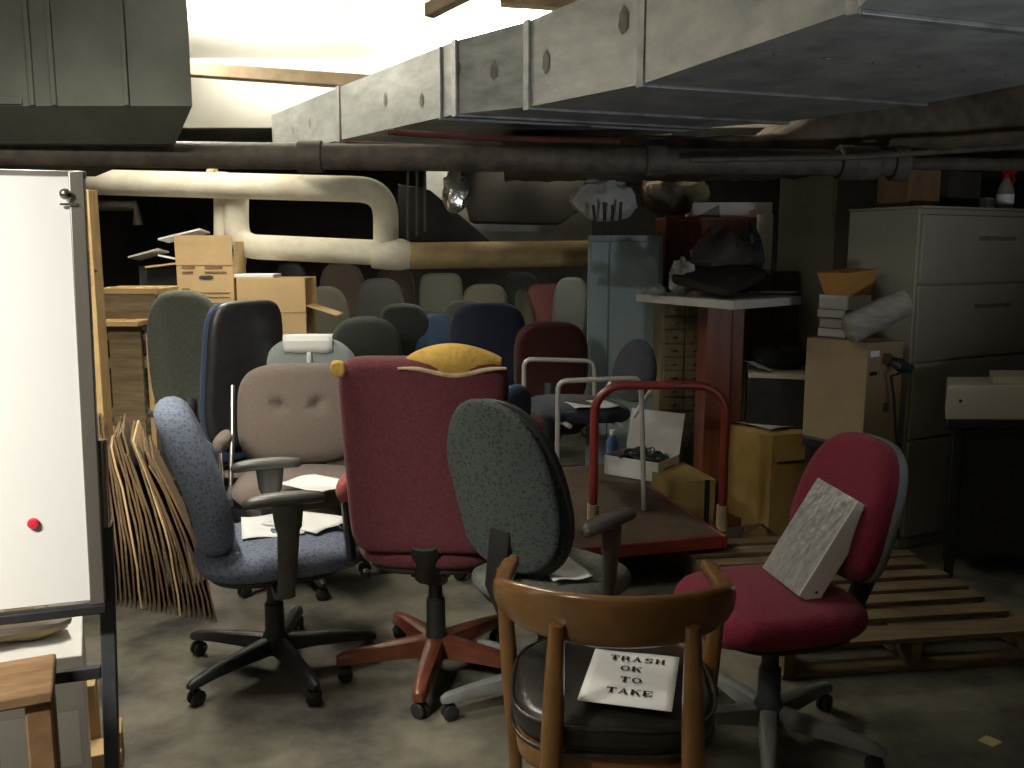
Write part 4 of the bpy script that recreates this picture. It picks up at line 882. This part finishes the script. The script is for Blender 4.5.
# white boxes behind the easel
wz0 = .42
a = F(82, 655, wz0); bx = thing('white_carton', 'white carton on the floor behind the easel legs', 'box', (a.x, a.y, 0))
MB().par((0, 0, 0), -EX*.5, BY*.36, Z*wz0).build('box_body', mat('white_coated_card', (.78, .77, .72), (.7, .69, .65), rough=.6), bx, .004)
MB().par(BY*.36-EX*.0+Z*wz0, -EX*.30, Vector((.05, .03, .0)), Z*.10).build('flap', MATS['white_coated_card'], bx)
MB().par(-EX*.02-BY*.001+Z*.1, -EX*.2, -BY*.002, Z*.16).build('paper_label', M_paper, bx)
crumple('paper_sack', 'tan and blue folded sack on the white carton', 'sack', (F(18, 640, wz0).x, F(18, 640, wz0).y+.02, wz0), (.26, .16, .085), mat('tan_blue_sack', (.25, .19, .10), (.05, .06, .12), rough=.7, scale=1, stretch=(.1, .1, 14), contrast=(.42, .5)), 51)
for i, (px, py, w, h, lab, mm) in enumerate(((84, 750, .04, .22, 'narrow tan board upright behind the black easel leg', M_card), (96, 775, .10, .05, 'low pale cardboard piece at the foot of the easel', M_card), (112, 760, .015, .10, 'thin tan strip upright right of the easel leg', M_pine))):
    p = F(px, min(py, 766), .02); o = MB().box((0, 0, h/2), (w, .10, h), Rz(.38)).build('cardboard_piece', mm, bevel=.003); o.location = (p.x, p.y+.06, 0); tag(o, lab, 'cardboard')
# ------------------------------------------------------------------ flattened cartons leaning in a fan
NC = 21
for i in range(NC):
    f = i/(NC-1); rnd = random.Random(100+i)
    foot = F(116+100*f, 606+16*f, 0)
    px_t = 97+56*f; py_t = 436+26*f+rnd.uniform(-12, 8)+(0 if i % 3 else -8)
    top_ = W(px_t, py_t, foot.y+.06)
    dv = Vector((math.sin(math.radians(-23+rnd.uniform(-2, 4))), math.cos(math.radians(-21)), 0))
    ln = .42+.1*rnd.random(); th = .0045
    b = MB(); rings = []
    for j in range(9):
        g = j/8; c = foot.lerp(top_, g)+Vector((.035*math.sin(PI*g)*(.4+f*.6), 0, 0)); nrm = Vector((1, 0, .3)).normalized()
        wob = rnd.uniform(-.004, .004)
        rings.append([c-foot+nrm*(th+wob), c-foot+dv*ln+nrm*(th+wob), c-foot+dv*ln-nrm*(th-wob), c-foot-nrm*(th-wob)])
    b.rings(rings); m = (M_card if i in (5, 13) else (M_cardd if i % 3 else M_pallet))
    o = b.build('flattened_carton', m, smooth=30); o.location = foot+Z*.003
    lab = 'flattened brown carton in the leaning fan left of the blue patterned chair'
    if i == NC-1: lab = 'rightmost flattened carton of the fan, touching the blue patterned chair'
    if i == 0: lab = 'leftmost flattened carton of the fan, next to the easel post'
    tag(o, lab, 'cardboard', 'flattened cartons leaning in a fan')
# ------------------------------------------------------------------ wooden crate stand, cartons behind
wl, wr_ = W(96, 300, 5.3), W(158, 300, 5.3)
cs = thing('crate_stand', 'raw wood stand with slotted tray left of the grey green chair', 'stand', (wl.x, 5.3, 0))
ww = wr_.x-wl.x; z1, z2, z3 = W(130, 288, 5.3).z, W(130, 313, 5.3).z, W(130, 320, 5.3).z
for y in (0, .16, .32): MB().box((ww/2, y, z1-.02), (ww, .03, .04)).build('tray_slat', M_pine, cs, .003)
for x in (0.015, ww*.55, ww-.02): MB().box((x, .16, z1-.025), (.03, .34, .045)).build('tray_slat', M_pine, cs, .003)
MB().box((ww/2, -.005, (z1+z2)/2-.03), (ww*.96, .02, z1-z2-.0)).build('tray_front', M_pallet, cs, .003)
MB().box((ww*.38, .0, z3-.015), (ww*.76, .2, .03)).build('shelf', M_pine, cs, .003)
MB().box((ww*.38, .05, (z3-.03)/2), (ww*.52, .03, z3-.03)).build('upright_board', M_pallet, cs, .003)
MB().box((ww*.72, .1, z3/2-.02), (.03, .05, z3-.04)).build('upright_board', M_pine, cs, .003)
for z in (.25, .55, .85, 1.02): MB().box((ww*.4, .09, z), (ww*.9, .02, .06)).build('cross_slat', M_pallet, cs, .003)
MB().box((ww*.3, .25, z1/2), (.05, .05, z1-.05)).build('upright_board', M_pallet, cs, .003); MB().box((ww-.05, .25, z1/2), (.05, .05, z1-.05)).build('upright_board', M_pallet, cs, .003)
# table that carries the cartons (in the dark behind the chairs)
tx0, tx1 = W(150, 330, 6.3).x, W(310, 330, 6.3).x; tzz = .80
ft = thing('folding_table', 'dark table carrying the cartons behind the high back chairs', 'table', (tx0, 6.1, 0))
MB().box(((tx1-tx0)/2, .4, tzz-.015), (tx1-tx0, .8, .03)).build('tabletop', M_brownf, ft, .004)
for x in (.05, tx1-tx0-.05):
    for y in (.05, .75): MB().tube([(x, y, 0), (x, y, tzz-.03)], .016, 8).build('leg', M_blackm, ft)
def stand_carton(name, lab, pxl, pxr, pyt, Y, rz, dep, flaps=(), z0=tzz):
    a = W(pxl, pyt, Y); c = W(pxr, pyt, Y); a_ = Vector((c.x-a.x, math.tan(rz)*(c.x-a.x), 0))
    return carton(name, lab, (a.x, Y, z0), a_, Vector((-math.sin(rz)*dep, math.cos(rz)*dep, 0)), a.z-z0, M_card, flaps, open_=True)
fb = stand_carton('file_carton', 'printed file carton with raised flap standing on the dark table', 176, 233, 265, 6.2, 0, .3, (('front', .2, 88), ('right', .16, 84)))
aw = W(233, 265, 6.2).x-W(176, 265, 6.2).x; hz_ = W(200, 265, 6.2).z-tzz
for zz, x0, x1, h in ((.005, .1, .33, .018), (-.03, .1, .3, .014), (.005, .5, .82, .018), (-.03, .5, .88, .014), (-.17, .08, .93, .006), (-.20, .08, .93, .006), (-.24, .08, .93, .006), (-.28, .08, .93, .006), (-.145, .08, .22, .012)):
    MB().box((aw*(x0+x1)/2, -.003, hz_+zz-.02), (aw*(x1-x0), .002, h)).build('printed_line', M_cardd, fb)
MB().pad(.10, .028, .003, lambda u, v, h: (aw*.52+u, -.003+h, hz_-.085+v), 3, n=24).build('hand_hole', M_ink, fb)
wc2 = stand_carton('wide_carton', 'wide plain carton with open flap right of the printed file carton', 236, 305, 278, 6.15, 0, .35, ())
aw2 = W(305, 278, 6.15).x-W(236, 278, 6.15).x; hz2 = W(270, 278, 6.15).z-tzz
MB().par((aw2, .0, hz2-.19), (.20, .03, -.07), (0, .25, 0), Z*.005).build('flap', M_card, wc2)
MB().box((aw2/2, -.001, hz2-.235), (aw2, .003, .003)).build('crease', M_cardd, wc2)
o = MB().box((0, 0, .012), (.30, .22, .024)).build('paper_stack', M_paper, bevel=.003); p = W(255, 276, 6.3); o.location = (p.x, 6.32, tzz+hz2); tag(o, 'flat white paper stack on the wide plain carton', 'paper')
# skewed folders and papers poking out left of the file carton
for i, (x0, y0_, x1, y1, lab) in enumerate(((158, 240, 200, 230, 'white folded card topmost left of the file carton'), (128, 258, 158, 250, 'grey thin folder leftmost beside the file carton'), (145, 268, 178, 264, 'tan folder lowest left of the file carton'), (158, 256, 178, 260, 'pale bent card just left of the file carton'))):
    a, c = W(x0, y0_, 6.3), W(x1, y1, 6.3); o = MB().par((0, 0, 0), c-a, Vector((0, .2, -.02)), Vector((0, 0, .012))).build('folder', (M_paper, M_paperd, M_card, M_paper)[i]); o.location = a; tag(o, lab, 'folder')
dkx = W(170, 270, 6.45); o = carton('dark_carton', 'dark carton holding folders left of the printed file carton', (W(140, 270, 6.4).x, 6.38, tzz), Vector((W(180, 270, 6.4).x-W(140, 270, 6.4).x-.02, 0, 0)), Vector((0, .3, 0)), W(170, 266, 6.4).z-tzz, M_charc)
# ------------------------------------------------------------------ world + view
w = bpy.data.worlds.new('world'); bpy.context.scene.world = w; w.use_nodes = True
w.node_tree.nodes['Background'].inputs['Color'].default_value = (.9, .95, 1, 1); w.node_tree.nodes['Background'].inputs['Strength'].default_value = .02
sc = bpy.context.scene; sc.view_settings.view_transform = 'Standard'; sc.view_settings.look = 'None'; sc.view_settings.exposure = 0.0; sc.view_settings.gamma = 1.1
sc.cycles.use_denoising = True; sc.cycles.max_bounces = 6; sc.cycles.diffuse_bounces = 4; sc.cycles.sample_clamp_indirect = 4
